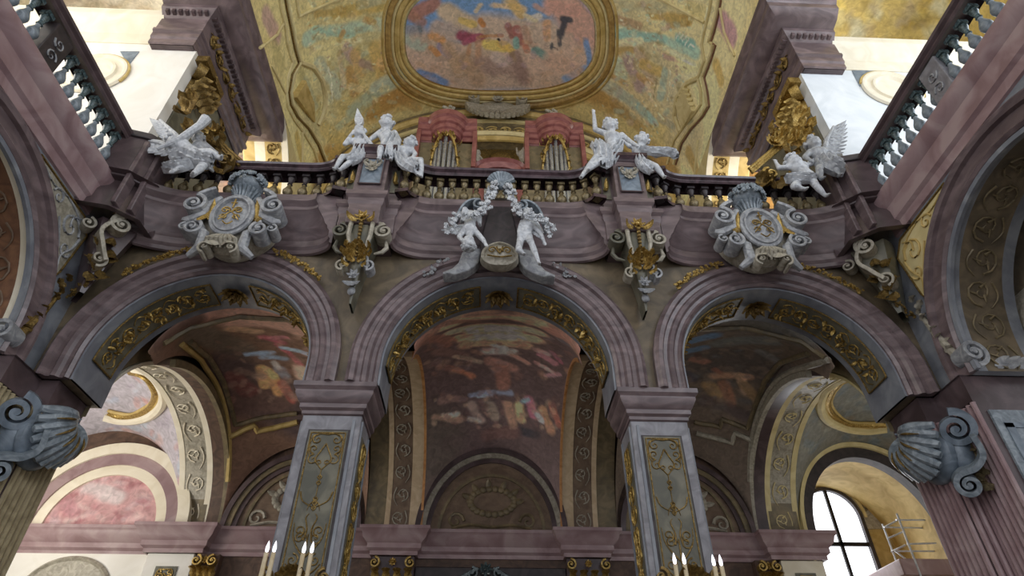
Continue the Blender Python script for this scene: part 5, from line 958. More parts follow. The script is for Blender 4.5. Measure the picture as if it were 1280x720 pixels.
for sg, nm in ((-1, 'left'), (1, 'right')):                   # corner consoles, turned towards the middle
    t = thing('corner_console', 'dark scrolled console with gilt leaves in the %s corner below the parapet' % nm, 'console', (sg*8.0, 9.6, 8.3)); c = Vector((sg*7.95, 9.55, 8.35)); ex = Vector((sg*.7, -.7, 0)); nn = Vector((-sg*.7, -.7, 0))
    P = lambda x_, z, d=0: c+ex*x_+nn*d+Vector((0, 0, z))
    mb = MB(); rows = []
    for z, w, d in ((.55, .42, .25), (.2, .34, .25), (-.2, .24, .2), (-.7, .12, .12), (-1.1, .05, .05)): rows.append([P(-w, z, 0), P(-w*.8, z, d), P(w*.8, z, d), P(w, z, 0), P(w, z, -.4), P(-w, z, -.4)])
    mb.grid(rows, closev=True); mb.build('body', PURDARK if sg < 0 else OLIVE, t)
    mb = MB(); volute(mb, P(0, .42, .3), .22, .3, 1.7, PI/2, sg, .34, nn*-1, ex, tail=[(sg*.05, -.9), (-sg*.12, -.6), (-sg*.26, -.25)]); volute(mb, P(.05, -.45, .22), .16, .26, 1.6, -PI/2, sg, .34, nn*-1, ex); mb.build('scroll', STUCCOT, t)
    mb = MB(); volute(mb, P(-sg*.5, .3, .1), .15, .2, 1.4, PI/2, -sg, .34, nn*-1, ex); mb.build('outer_scroll', STUCCOT, t)
    mb = MB()
    for k in range(8): mb.leaf(P(.1*math.sin(k*2.), .15-.12*k, .28-.02*k), ex*math.sin(k*1.7)+Vector((0, 0, -.8)), nn, .38, .1, .9, 5, 2)
    mb.build('gilt_leaves', GOLDD, t)
    mb = MB(); rn = random.Random(77)
    garland(mb, [P(0, -.9, .08), (sg*8.30, 9.72, 7.25)], .075, rn); tag(mb.build('garland', GOLDD), 'gilded flower drop in the %s corner below the scrolled console' % nm, 'garland')
    # grey scrolls sitting on the corner impost
    t = thing('impost_scroll', '%s corner scroll and leaf clump resting on the impost' % ('dark gilt-touched' if sg < 0 else 'silver grey'), 'scroll', (sg*8.25, 9.2, 5.65)); m = STUCCOG
    mb = MB(); volute(mb, (sg*8.42, 9.08, 5.97), .25, .3, 1.8, -PI/2, sg, .33); mb.build('volute', m, t)
    mb = MB(); rn = random.Random(8)
    for k in range(9): z = 6.2+.17*k; mb.leaf((sg*(8.30+.02*math.sin(k)), 9.34+.03*k, z), (sg*math.sin(k*2.)*.7, -.6, .7), (-sg*.3, -1, 0), .22, .06, .9, 5, 2)
    mb.tube([(sg*8.36, 9.25, 6.1), (sg*8.33, 9.4, 6.6), (sg*8.3, 9.5, 7.2)], [.09, .07, .04], 7); mb.build('leaf_clump', GOLDD if sg < 0 else STUCCOT, t)
    mb = MB()
    for k in range(8): mb.ball((sg*(8.75+.2*k), 9.12, 5.8), .13, 6, (1.1, .8, 1)); mb.leaf((sg*(8.75+.2*k), 9.0, 5.7), (sg*.8, -.2, .6), (0, -1, 0), .28, .09, .8)
    tag(mb.build('leaf_roll', STUCCOG if sg > 0 else SLATE), 'bulging leaf roll lying along the %s impost' % nm, 'moulding')
# small oval relief on the frieze over the shell at the end arch: stucco shell cartouche of the vault
mb = MB(); c = Vector(at(622, 138, 16.9))
for k in range(19): q = PI+PI*k/18; d = Vector((math.cos(q)*1.45, 0, math.sin(q)*.75)); mb.tube([c+d*.3+Vector((0, 0, .25)), c+d*.75+Vector((0, -.12, .15)), c+d+Vector((0, -.22, .05))], [.05, .11, .14], 6)
volute(mb, c+Vector((-1.15, -.15, .55)), .32, .3, 1.3, PI/2, -1, .34); volute(mb, c+Vector((1.15, -.15, .55)), .32, .3, 1.3, PI/2, 1, .34); mb.ball(c+Vector((0, .1, .15)), .8, 8, (1.3, .3, .75)); rosette(mb, c+Vector((0, -.2, .55)), .3)
tag(mb.build('shell_cartouche', STUCCOT), 'broad taupe shell cartouche at the crown of the arch under the oval fresco', 'cartouche')
# ---------------------------------------------------------------- sculpted figures
def capsule(mb, a, b_, ra, rb, n=8):
    a, b_ = Vector(a), Vector(b_); mb.ball(a, ra, n); mb.ball(b_, rb, n); mb.tube([a, b_], [ra, rb], n+2)
def figure(name, label, J, m, Y=9.35, extras=(), group=None, scale=1., vox=.02, adult=False):
    """J: joints at (px, py, dy) seen on the plane Y, dy metres towards the nave"""
    Q = {k: Vector(at(v[0], v[1], Y-(v[2] if len(v) > 2 else 0))) for k, v in J.items()}
    s = scale; t = thing(name, label, 'statue', tuple(Q['hip'])); mb = MB(); hip, ch, hd = Q['hip'], Q['chest'], Q['head']; nk = ch.lerp(hd, .45)
    up = (ch-hip).normalized(); side = (Q['shR']-Q['shL']).normalized(); fr = side.cross(up).normalized()
    if fr.y > 0: fr = -fr
    capsule(mb, ch+side*.045*s, ch-side*.045*s, .135*s, .135*s); capsule(mb, ch, hip.lerp(ch, .4), .135*s, .125*s); capsule(mb, hip.lerp(ch, .4), hip, .125*s, .14*s); capsule(mb, hip-side*.05*s, hip+side*.05*s, .13*s, .13*s)
    for s_ in (-1, 1): mb.ball(ch+side*s_*.06*s+fr*.08*s, .065*s, 7)
    mb.ball(hip.lerp(ch, .3)+fr*.05*s, .10*s, 7)
    capsule(mb, ch+up*.05*s, hd-up*.02*s, .075*s, .07*s)
    R_ = .148*s; hu = (hd-nk).normalized(); hd = hd-hu*.035*s; mb.ball(hd, R_, 10, (.92, .98, 1.08)); mb.ball(hd+fr*R_*.35-hu*R_*.45, R_*.62, 8)                      # skull, jaw
    mb.ball(hd+fr*R_*1.0-hu*R_*.15, R_*.17, 6, (.8, 1, 1.4)); mb.ball(hd+fr*R_*.88-hu*R_*.55, R_*.17, 6, (1.4, .8, .5)); mb.ball(hd+fr*R_*.82-hu*R_*.85, R_*.2, 6)   # nose, lips, chin
    for s_ in (-1, 1): mb.ball(hd+fr*R_*.62-hu*R_*.4+side*s_*R_*.4, R_*.33, 6); mb.ball(hd+fr*R_*.78+hu*R_*.22+side*s_*R_*.35, R_*.2, 6, (1.2, .8, .5)); mb.ball(hd+side*s_*R_*.95, R_*.22, 6, (.5, .8, 1.2))
    for S_ in 'LR':
        capsule(mb, Q['sh'+S_], Q['el'+S_], .068*s, .056*s); capsule(mb, Q['el'+S_], Q['ha'+S_], .055*s, .037*s)
        d = (Q['ha'+S_]-Q['el'+S_]).normalized(); h = Q['ha'+S_]+d*.04*s; mb.ball(h, .042*s, 6); a = d.cross(fr).normalized()
        for k in range(4): f0 = h+a*(k-1.5)*.02*s+d*.02*s; f1 = f0+d*(.045-.006*abs(k-1.2))*s; mb.tube([f0, f1, f1+d*.025*s+fr*.015*s], [.012*s, .011*s, .008*s], 6)
        mb.tube([h+a*.035*s, h+a*.06*s+d*.03*s], [.013*s, .009*s], 6)
        capsule(mb, hip+side*(.07 if S_ == 'R' else -.07)*s, Q['kn'+S_], .098*s, .07*s); capsule(mb, Q['kn'+S_], Q['kn'+S_].lerp(Q['fo'+S_], .35), .066*s, .07*s); capsule(mb, Q['kn'+S_].lerp(Q['fo'+S_], .35), Q['fo'+S_], .07*s, .038*s)
        ft = Q['fo'+S_]; dd = (fr*.8-Vector((0, 0, .45))).normalized(); capsule(mb, ft, ft+dd*.11*s, .04*s, .03*s)
        for k in range(4): mb.ball(ft+dd*.14*s+side*(k-1.5)*.018*s, .014*s, 5)
    o = mb.build('body', m, t); rm = o.modifiers.new('remesh', 'REMESH'); rm.mode = 'VOXEL'; rm.voxel_size = vox*s; rm.use_smooth_shade = True
    sm = o.modifiers.new('smooth', 'SMOOTH'); sm.iterations = 3; sm.factor = .5
    mb = MB(); rn = random.Random(hash(label) % 999 if False else len(label)); 
    for k in range(34):
        q = rn.uniform(0, 6.28); e = rn.uniform(-.1, 1.4); d = (side*math.cos(q)*math.cos(e)-fr*abs(math.sin(q))*math.cos(e)*(1 if e < .7 else rn.choice((-1, 1)))+hu*math.sin(e)).normalized(); mb.ball(hd+d*R_*1.02, R_*rn.uniform(.22, .34), 5)
    mb.build('hair', m, t)
    for kind, *a in extras:
        mb = MB()
        if kind == 'drape':                                  # cloth hung over a run of points, folded
            pts, w = a; V_ = [Vector(at(p[0], p[1], Y-(p[2] if len(p) > 2 else .1))) for p in pts]; rows = []; n = 14*(len(V_)-1)
            for i in range(n+1):
                u = i/n*(len(V_)-1); j = min(int(u), len(V_)-2); c = V_[j].lerp(V_[j+1], u-j); d = (V_[j+1]-V_[j]).normalized(); a_ = d.cross(Vector((0, 1, 0))).normalized(); ww = w*s*(.75+.35*math.sin(PI*i/n))
                rows.append([c+a_*ww*v+Vector((0, -.05*s*math.cos(v*9+i*.2)-.06*s*(1-v*v), 0)) for v in np.linspace(-1, 1, 15)]+[c+a_*ww*v+Vector((0, .05*s, 0)) for v in (1, -1)])
            mb.grid(rows, closev=True); mb.build('drapery', m, t)
        elif kind == 'wing':
            root, tip, w = a; r0 = Vector(at(root[0], root[1], Y-root[2])); r1 = Vector(at(tip[0], tip[1], Y-tip[2])); d = (r1-r0); L = d.length; d.normalize(); dn = Vector((0, 0, -1)); dn = (dn-d*dn.dot(d)).normalized()
            mb.tube([r0, r0+d*L*.4+dn*-.04, r1], [.06*s, .05*s, .025*s], 8)
            for row in range(3):
                for k in range(9): b0 = r0+d*L*(.08+.1*k)+dn*.03*row; mb.leaf(b0, (dn*(1.1-.09*k)+d*(.25+.11*k)), Vector((0, -1, 0)), w*(.35+.3*row)*(.75+.04*k), .05*s, .15, 4)
            mb.build('wing', m, t)
        elif kind == 'point': 
            (x0, y0, x1, y1, w, mm) = a; a0 = Vector(at(x0, y0, Y)); a1 = Vector(at(x1, y1, Y)); sd = (a1-a0).cross(Vector((0, 1, 0))).normalized()
            mid = a0.lerp(a1, .3); th = Vector((0, .06, 0))
            vs = [a0-sd*w*.45, mid-sd*w, a1, mid+sd*w, a0+sd*w*.45]; mb.add([v-th for v in vs]+[v+th for v in vs], [(0, 1, 2, 3, 4), (9, 8, 7, 6, 5)]+[(k, (k+1) % 5, 5+(k+1) % 5, 5+k) for k in range(5)]); mb.build('pointed_cap', mm, t, smooth=False)
        elif kind == 'rod':
            pts, r0, r1, nm_, mm = a; mb.tube([at(p[0], p[1], Y-(p[2] if len(p) > 2 else .1)) for p in pts], list(np.linspace(r0, r1, len(pts))), 8); mb.build(nm_, mm, t)
    return t
G1 = dict(Y=9.35, vox=.022)
figure('putto', 'white cherub with a pointed white cap sitting on the left end of the left pedestal', dict(head=(449, 164, .1), chest=(450, 180), hip=(443, 197), shL=(443, 175), elL=(431, 180, .05), haL=(438, 169, .12), shR=(457, 176), elR=(465, 182, .1), haR=(455, 168, .15), knL=(428, 196, .2), foL=(418, 212, .15), knR=(437, 203, .22), foR=(424, 213, .2)), STUCCO, scale=1.0,
       extras=(('point', 450, 158, 447, 137, .11, STUCCO), ('drape', [(452, 182, .2), (446, 196, .22), (436, 203, .2)], .14)), **G1)
figure('putto', 'white cherub seated highest in the middle of the left pedestal group', dict(head=(483, 152, .15), chest=(484, 171, .05), hip=(482, 193), shL=(476, 165), elL=(466, 172, .05), haL=(459, 177, .1), shR=(493, 166), elR=(499, 176, .05), haR=(497, 187, .15), knL=(476, 185, .25), foL=(474, 200, .2), knR=(487, 180, .28), foR=(489, 200, .2)), STUCCO, scale=1.15,
       extras=(('drape', [(493, 168, .12), (488, 182, .22), (485, 197, .22)], .12),), **G1)
figure('putto', 'white cherub leaning out on the right end of the left pedestal, face turned down', dict(head=(513, 177, .15), chest=(506, 189, .05), hip=(502, 200), shL=(500, 184), elL=(494, 188, .15), haL=(491, 195, .2), shR=(514, 187), elR=(519, 192, .1), haR=(516, 197, .2), knL=(507, 202, .3), foL=(523, 219, .2), knR=(526, 200, .28), foR=(527, 221, .2)), STUCCO, scale=1.0,
       extras=(('drape', [(498, 192, .2), (508, 204, .3), (520, 210, .3)], .16),), **G1)
figure('putto', 'large white cherub raising its arm high on the right pedestal', dict(head=(763, 155, .15), chest=(766, 172, .1), hip=(765, 192), shL=(757, 167, .1), elL=(744, 162, .1), haL=(742, 141, .1), shR=(777, 169, .1), elR=(787, 177, .1), haR=(795, 181, .2), knL=(745, 197, .3), foL=(726, 222, .25), knR=(754, 198, .3), foR=(735, 213, .3)), STUCCO, scale=1.2,
       extras=(('drape', [(744, 178, .25), (752, 184, .3), (757, 200, .3), (752, 206, .3)], .16), ('drape', [(776, 178, .1), (770, 190, .2), (764, 202, .2)], .10)), **G1)
figure('putto', 'white cherub holding a long cloth out to the right on the right pedestal', dict(head=(803, 173, .12), chest=(799, 188, .05), hip=(797, 200), shL=(792, 183), elL=(787, 183, .1), haL=(781, 178, .12), shR=(806, 186), elR=(820, 195, .05), haR=(835, 191, .1), knL=(804, 206, .28), foL=(815, 215, .2), knR=(820, 208, .25), foR=(830, 222, .2)), STUCCO, scale=1.05,
       extras=(('drape', [(800, 187, .2), (818, 189, .18), (840, 190, .12), (846, 196, .1)], .11), ('drape', [(798, 196, .2), (806, 208, .25), (815, 214, .2)], .13)), **G1)
# cherubs of the keystone group, seen from below hanging at its sides
K = dict(Y=9.25, vox=.02)
figure('putto', 'grey-white cherub hanging head down at the left side of the keystone', dict(head=(586, 306, .2), chest=(587, 288, .15), hip=(588, 270), shL=(580, 288, .15), elL=(574, 296, .2), haL=(580, 303, .25), shR=(595, 290, .15), elR=(604, 300, .2), haR=(607, 305, .25), knL=(581, 262, .1), foL=(577, 278), knR=(598, 266, .1), foR=(600, 282)), STUCCO, scale=.95, extras=(('wing', (592, 285, .05), (566, 283, .1), .3),), **K)
figure('putto', 'grey-white cherub with dangling bent leg at the right side of the keystone', dict(head=(660, 268, .1), chest=(660, 282, .1), hip=(656, 295, .1), shL=(653, 278, .1), elL=(649, 289, .2), haL=(650, 300, .2), shR=(667, 282, .1), elR=(676, 292, .1), haR=(680, 302, .1), knL=(648, 312, .2), foL=(655, 318, .15), knR=(664, 303, .28), foR=(674, 330, .22)), STUCCO, scale=.95, extras=(('wing', (664, 275, .05), (678, 290, .05), .25),), **K)
# corner groups
CG = dict(Y=9.1, vox=.024)
figure('angel', 'white winged angel with sweeping arms lying back over the left parapet corner', dict(head=(217, 178, .2), chest=(228, 183, .15), hip=(243, 196, .1), shL=(222, 178, .15), elL=(235, 170, .2), haL=(250, 155, .25), shR=(232, 190, .15), elR=(240, 200, .2), haR=(218, 213, .3), knL=(262, 190, .2), foL=(276, 199, .15), knR=(255, 206, .2), foR=(240, 220, .2)), STUCCO, scale=1.35,
       extras=(('wing', (222, 186, .1), (165, 172, .1), .42), ('rod', [(196, 186, .3), (222, 175, .32), (250, 157, .34), (258, 148, .34)], .04, .12, 'trumpet', STUCCO), ('drape', [(212, 196, .2), (228, 192, .22), (246, 198, .22), (266, 200, .2)], .15), ('drape', [(205, 210, .2), (222, 208, .25), (240, 204, .2)], .10), ('wing', (228, 182, -.1), (200, 150, -.1), .32)), **CG)
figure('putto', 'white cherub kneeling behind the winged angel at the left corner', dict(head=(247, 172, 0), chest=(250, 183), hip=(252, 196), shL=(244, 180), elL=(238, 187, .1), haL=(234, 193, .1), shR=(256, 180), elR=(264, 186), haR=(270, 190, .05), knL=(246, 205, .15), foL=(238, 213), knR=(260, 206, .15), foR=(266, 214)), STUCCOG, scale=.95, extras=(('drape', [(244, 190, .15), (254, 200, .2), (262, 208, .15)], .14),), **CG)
figure('putto', 'white cherub striding forward on the right parapet corner, one leg hanging', dict(head=(990, 200, .2), chest=(1000, 210, .15), hip=(1008, 221, .15), shL=(990, 209, .15), elL=(974, 210, .1), haL=(970, 203, .1), shR=(1012, 205, .15), elR=(1020, 200, .1), haR=(1024, 208, .2), knL=(992, 233, .3), foL=(1006, 237, .2), knR=(1020, 232, .3), foR=(1032, 245, .25)), STUCCO, scale=1.15,
       extras=(('drape', [(982, 223, .25), (1000, 222, .3), (1018, 222, .25)], .12),), **CG)
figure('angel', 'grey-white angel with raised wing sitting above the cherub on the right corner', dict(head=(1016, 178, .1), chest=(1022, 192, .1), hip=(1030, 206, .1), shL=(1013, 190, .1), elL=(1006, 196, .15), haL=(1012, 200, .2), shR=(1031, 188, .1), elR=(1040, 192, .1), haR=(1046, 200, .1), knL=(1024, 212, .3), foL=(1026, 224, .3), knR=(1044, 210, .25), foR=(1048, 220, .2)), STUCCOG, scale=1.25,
       extras=(('wing', (1030, 190, 0), (1042, 158, 0), .5), ('wing', (1024, 188, .05), (1054, 205, .0), .45), ('drape', [(1026, 196, .2), (1040, 205, .25), (1054, 210, .2)], .26)), **CG)
# gilt rocaille clusters behind the corner groups
for sg, pts, nm in ((-1, [(262, 170), (270, 165), (258, 182), (272, 182), (266, 195), (244, 165), (232, 140), (238, 130)], 'left'), (1, [(975, 178), (985, 172), (970, 168), (992, 180), (1000, 176), (988, 190), (1006, 162), (998, 150)], 'right')):
    t = thing('gilt_rocaille', 'gilded rosette, leaves and curved scroll behind the %s corner angels' % nm, 'ornament', tuple(at(*pts[0], 9.5)))
    mb = MB(); rn = random.Random(9); rosette(mb, at(270 if sg < 0 else 968, 166 if sg < 0 else 178, 9.45), .26, petals=12)
    mb.build('rosette', GOLD, t); mb = MB()
    for p in pts:
        for k in range(4): q = rn.uniform(0, 6.3); mb.leaf(at(p[0], p[1], 9.5), (math.cos(q), -.3, math.sin(q)), (0, -1, 0), .42, .12, .9, 6, 2)
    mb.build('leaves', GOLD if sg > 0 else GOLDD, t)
    mb = MB(); pl = [(270, 178), (280, 190), (292, 201), (299, 207)] if sg < 0 else [(985, 178), (968, 192), (955, 203), (940, 216)]
    for o_ in (0, .07, .14): mb.tube([Vector(at(*p, 9.5))+Vector((sg*-o_*.3, 0, o_)) for p in pl], .035, 7)
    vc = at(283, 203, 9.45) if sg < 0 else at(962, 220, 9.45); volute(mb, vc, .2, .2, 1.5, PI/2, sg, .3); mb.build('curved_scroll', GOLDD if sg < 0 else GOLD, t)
    mb = MB(); base = [(245, 205), (262, 210), (280, 213)] if sg < 0 else [(952, 230), (970, 232), (985, 226)]
    for p in base:
        for k in range(5): q = rn.uniform(0, 6.3); mb.leaf(at(p[0], p[1], 9.4), (math.cos(q), -.3, math.sin(q)), (0, -1, 0), .34, .12, .9, 5, 2)
    mb.build('base_leaves', GOLDD, t)
# ---------------------------------------------------------------- organ
def organ_tower(cx, label):
    t = thing('organ_case', label, 'organ', (cx, 13.2, 9.95)); y = 13.0
    mb = MB(); mb.box(cx-.95, cx+.95, y+.1, y+1.2, 9.95, 16.6); mb.build('case', OLIVEG, t, bevel=.03)
    pr = [(.0, 16.6), (.07, 16.62), (.09, 16.78), (.15, 16.82), (.17, 16.98), (.24, 17.02), (.26, 17.2), (.34, 17.26), (.34, 17.5), (0, 17.5)]
    mb = MB(); arc = [(cx-.40*math.cos(PI*k/14), y+.1-.36*math.sin(PI*k/14)) for k in range(15)]
    mb.sweep(arc, [(-o if False else o*-1*-1, h) for o, h in pr] if False else [(-o, h) for o, h in pr], MPLAN); mb.add([(p[0], p[1], 17.48) for p in arc]+[(p[0], p[1], 16.62) for p in arc], [tuple(range(15)), tuple(range(29, 14, -1))]); mb.build('round_cornice', REDORG, t, ang=30)
    for s_ in (-1, 1):
        mb = MB(); pth = sorted([(cx+s_*.5, y+.1), (cx+s_*.98, y+.1)]); mb.sweep([(pth[0][0], y+1.2)]*0+pth, [(-o, h) for o, h in pr], MPLAN)
        mb.box(*sorted((cx+s_*.5, cx+s_*.98)), y+.1, y+1.2, 16.6, 17.5); mb.box(*sorted((cx+s_*.86, cx+s_*1.0)), y-.12, y+.4, 15.2, 17.0); mb.build('wing_cornice', REDORG, t, ang=30)
    for k in range(7):
        q = PI*(k+.5)/7; x_ = cx-.36*math.cos(q); yy = y+.1-.34*math.sin(q); mb = MB(); top = 16.45-.4*abs(math.cos(q))*1.2; mb.lathe([(.0, 10.6), (.062, 11.2), (.062, top), (.05, top+.02), (0, top+.02)], (x_, yy, 0), 12); mb.build('pipe', TIN, t)
    mb = MB(); rn = random.Random(2)
    for k in range(44):
        q = rn.uniform(.05, PI-.05); side_ = abs(math.cos(q)); z = 16.6-rn.random()*(.2+1.2*side_**3); a_ = rn.uniform(0, 6.3); mb.leaf((cx-.43*math.cos(q), y+.08-.42*math.sin(q), z), (math.cos(a_), -.3, math.sin(a_)), (0, -1, 0), .15, .045, .9, 4)
    mb.tube([(cx-.43*math.cos(q), y+.08-.42*math.sin(q), 16.52-1.15*abs(math.cos(q))**3) for q in np.linspace(.05, PI-.05, 24)], .045, 6)
    mb.build('gilt_fretwork', GOLD, t)
    mb = MB()                                                # crowning vase
    mb.lathe([(0, 17.5), (.16, 17.5), (.08, 17.6), (.2, 17.75), (.24, 17.9), (.16, 18.0), (0, 18.0)], (cx-.05, y, 0), 14)
    for k in range(14): blossom(mb, (cx-.05+.17*math.cos(k*2.4), y+.15*math.sin(k*2.4), 18.05+.022*k), .08, rn)
    mb.build('flower_vase', STUCCOT, t); return t
organ_tower(-1.78, 'red and gold organ tower with tin pipes, left of the loft centre'); organ_tower(1.80, 'red and gold organ tower with tin pipes, right of the loft centre')
t = thing('organ_case', 'low red arched middle part of the organ between the two towers', 'organ', (0, 13.3, 9.95))
mb = MB(); mb.box(-.75, .75, 13.2, 14.0, 9.95, 15.2); mb.build('case', REDORG, t, bevel=.03)
mb = MB(); cur = [(-.78*math.cos(PI*k/20), 15.35+.42*math.sin(PI*k/20)) for k in range(21)]; mb.sweep(cur, [(-.3, -.1), (-.3, .1), (-.1, .16), (-.02, .1), (.06, .2), (.06, -.1)], MXZ(13.2)); mb.box(-1.05, -.75, 13.1, 13.9, 14.9, 15.3); mb.box(.75, 1.05, 13.1, 13.9, 14.9, 15.3); mb.build('arched_cornice', REDORG, t, ang=30)
mb = MB(); mb.box(-1.25, -.55, 13.25, 13.9, 9.95, 14.8); mb.box(.55, 1.25, 13.25, 13.9, 9.95, 14.8); mb.build('shoulder', REDORG, t, bevel=.03)
for k in range(9): 
    x_ = -.44+.11*k; mb = MB(); mb.lathe([(0, 10.5), (.045, 11), (.045, 14.9-.25*abs(x_)), (0, 14.92-.25*abs(x_))], (x_, 13.12, 0), 10); mb.build('pipe', TIN, t)
for s_, nm in ((-1, 'left'), (1, 'right')):
    x0 = 594 if s_ < 0 else 655
    figure('organ_statue', 'small grey angel figure beside the %s of the golden sunburst behind the organ' % nm, dict(head=(x0, 190, .1), chest=(x0, 197), hip=(x0+1, 207), shL=(x0-4, 195), elL=(x0-8, 192, .05), haL=(x0-9, 187, .1), shR=(x0+4, 195), elR=(x0+8, 199, .05), haR=(x0+9, 204, .1), knL=(x0-4, 213, .2), foL=(x0-6, 221, .1), knR=(x0+5, 213, .2), foR=(x0+6, 221, .1)), STUCCOT, Y=13.6, scale=1.0, vox=.03, extras=(('drape', [(x0-2, 202, .15), (x0+2, 212, .2), (x0+2, 220, .15)], .16),))
t = thing('sunburst', 'golden sunburst behind the low middle part of the organ', 'ornament', (0, 17.8, 19)); c = Vector(at(627, 196, 17.7)); mb = MB()
for k in range(28): q = 2*PI*k/28; L = 1.1+.4*(k % 2); d = Vector((math.cos(q), 0, math.sin(q)*.75)); s5_ = Vector((-math.sin(q), 0, math.cos(q))); mb.add([c+d*.4-s5_*.05, c+d*L-s5_*.09, c+d*L+s5_*.09, c+d*.4+s5_*.05, c+d*.4+Vector((0, .08, 0)), c+d*L+Vector((0, .08, 0))], [(0, 1, 2, 3), (0, 4, 5, 1), (3, 2, 5, 4), (0, 3, 4), (1, 5, 2)])
mb.ball(c, .5, 10, (1, .3, .8)); mb.build('rays', GOLDD, t)
# ---------------------------------------------------------------- end bays
for sg, nm in ((-1, 'left'), (1, 'right')):
    # shallow vault of the end bay: painted, with a gilt-rimmed oculus
    s_ = np.linspace(0, 1, 100)[:, None]; t_ = np.linspace(0, 1, 110)[None, :]
    X = sg*(8.65+2.45*(1-np.cos(PI*s_)))+0*t_; Y = 14.2-3.15*np.cos(PI*t_)+0*s_; Z = 5.35+((2.75*np.sin(PI*s_)+0*t_)**3+(2.75*np.sin(PI*t_)+0*s_)**3)**(1/3.)
    P = np.stack([X, Y, Z], -1)
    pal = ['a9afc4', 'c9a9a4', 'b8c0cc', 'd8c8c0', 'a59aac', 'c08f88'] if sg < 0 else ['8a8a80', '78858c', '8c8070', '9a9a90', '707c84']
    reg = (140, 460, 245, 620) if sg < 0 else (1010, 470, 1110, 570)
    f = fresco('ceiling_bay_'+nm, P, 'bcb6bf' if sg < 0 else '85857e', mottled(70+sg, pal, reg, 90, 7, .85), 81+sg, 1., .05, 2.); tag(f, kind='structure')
    b = MB(); b.box(*sorted((sg*13.5, sg*13.8)), 11, 17.4, -1.6, 9.6); struct('wall_end_'+nm, b, WHITE if sg < 0 else CREAMY, smooth=False)
    oc = [(200, 492), (196, 505), (184, 515), (168, 520), (150, 521), (135, 517)] if sg < 0 else [(1034, 488), (1030, 505), (1038, 520), (1056, 530), (1080, 533), (1105, 531)]
    top = [(166, 462), (182, 466), (194, 478)] if sg < 0 else [(1062, 470), (1048, 474), (1040, 480)]
    t = thing('oculus_frame', 'gilt ring with cream border round a painted sky in the %s end bay vault' % nm, 'frame', tuple(on_surface(P, *oc[2])))
    path = top+oc
    def off(path, k): cxp, cyp = (150, 488) if sg < 0 else (1085, 498); return [(cxp+(x_-cxp)*k, cyp+(y_-cyp)*k) for x_, y_ in path]
    for k, w, m in ((.86, .05, OCHRE), (.93, .09, GOLD), (1.02, .05, OCHRE), (1.12, .13, CREAM if sg < 0 else CREAMY)):
        mb = MB(); pts = [Vector(on_surface(P, *p))-Vector((0, .03, .05)) for p in off(path, k)]
        q = []
        for i in range(len(pts)-1):
            for tt in np.linspace(0, 1, 6)[:-1]:
                p0, p1, p2, p3 = pts[max(i-1, 0)], pts[i], pts[i+1], pts[min(i+2, len(pts)-1)]; q.append(.5*((2*p1)+(-p0+p2)*tt+(2*p0-5*p1+4*p2-p3)*tt*tt+(-p0+3*p1-3*p2+p3)*tt**3))
        mb.tube(q+[pts[-1]], w, 8, up=(0, 0, 1)); mb.build('ring', m, t)
# arched passage to the window in the right end bay
t = thing('passage_arch', 'dark-edged arch opening onto the bright window niche at the right', 'arch', (10.95, 17.4, 5.3)); cur = [(10.95-2.2*math.cos(PI*k/40), 5.4+2.6*math.sin(PI*k/40)) for k in range(41)]; cur = [(8.75, 5.3)]+cur+[(13.15, 5.3)]
mb = MB(); mb.sweep(cur, [(-.02, -.02), (-.02, .1), (.1, .14), (.1, -.02)], MXZ(17.33)); mb.build('pale_edge', CREAMY, t)
mb = MB(); mb.grid([[(x_, 17.34, z), (x_, 17.75, z)] for x_, z in cur]+[]); 
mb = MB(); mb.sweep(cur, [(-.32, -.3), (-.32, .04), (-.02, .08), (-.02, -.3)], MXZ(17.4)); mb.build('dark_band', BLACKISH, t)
b = MB(); cur2 = [(10.95-2.0*math.cos(PI*k/30), 5.3+2.45*math.sin(PI*k/30)) for k in range(31)]; cur2 = [(8.95, -1.6)]+cur2+[(12.95, -1.6)]
b.grid([[(x_, 17.6, z), (x_, 20.2, z)] for x_, z in cur2]); struct('wall_niche', b, OCHRE)
WX, WR = 11.15, .95
b = MB(); M0 = MXZ(20.0); M1 = MXZ(20.4); slab_over(b, arch_path(WX, 6.75, WR+.1, 3.0), 8.2, M0, M1); rect_wall(b, 8.9, WX-WR-.1, -1.6, 8.2, M0, M1); rect_wall(b, WX+WR+.1, 13, -1.6, 8.2, M0, M1); rect_wall(b, WX-WR-.1, WX+WR+.1, -1.6, 3.0, M0, M1); struct('wall_window', b, OCHRE, smooth=False)
t = thing('window_1', None, None, (WX, 20, 3)); t['kind'] = 'structure'
wp = arch_path(WX, 6.75, WR, 3.05)
mb = MB(); mb.sweep(wp, [(-.07, -.1), (-.07, .08), (.04, .08), (.04, -.1)], MXZ(20.0)); mb.build('window_frame', BLACKISH, t, ang=30)
mb = MB(); mb.box(WX-.05, WX+.05, 19.95, 20.03, 3.05, 7.68); mb.box(WX-WR, WX+WR, 19.95, 20.03, 5.85, 5.97); mb.box(WX-WR, WX+WR, 19.96, 20.03, 4.4, 4.47)
mb.build('glazing_bars', IRON, t)
mb = MB(); mb.add([(WX, 20.06, 5)]+[(x_, 20.06, z) for x_, z in wp+[wp[0]]], [(0, i, i+1) for i in range(1, len(wp)+1)]); mb.build('bright_pane', DAYLIGHT, t, smooth=False)
t = thing('niche_painting', 'grey painted scrollwork band curving round the window of the right bay', 'painting', (WX, 19.9, 6)); 
mb = MB(); mb.sweep([(WX-1.02*math.cos(PI*k/30), 6.75+1.1*math.sin(PI*k/30)) for k in range(31)], [(0, -.02), (0, .06), (.1, .06), (.1, -.02)], MXZ(19.97)); mb.build('inner_border', CREAMY, t)
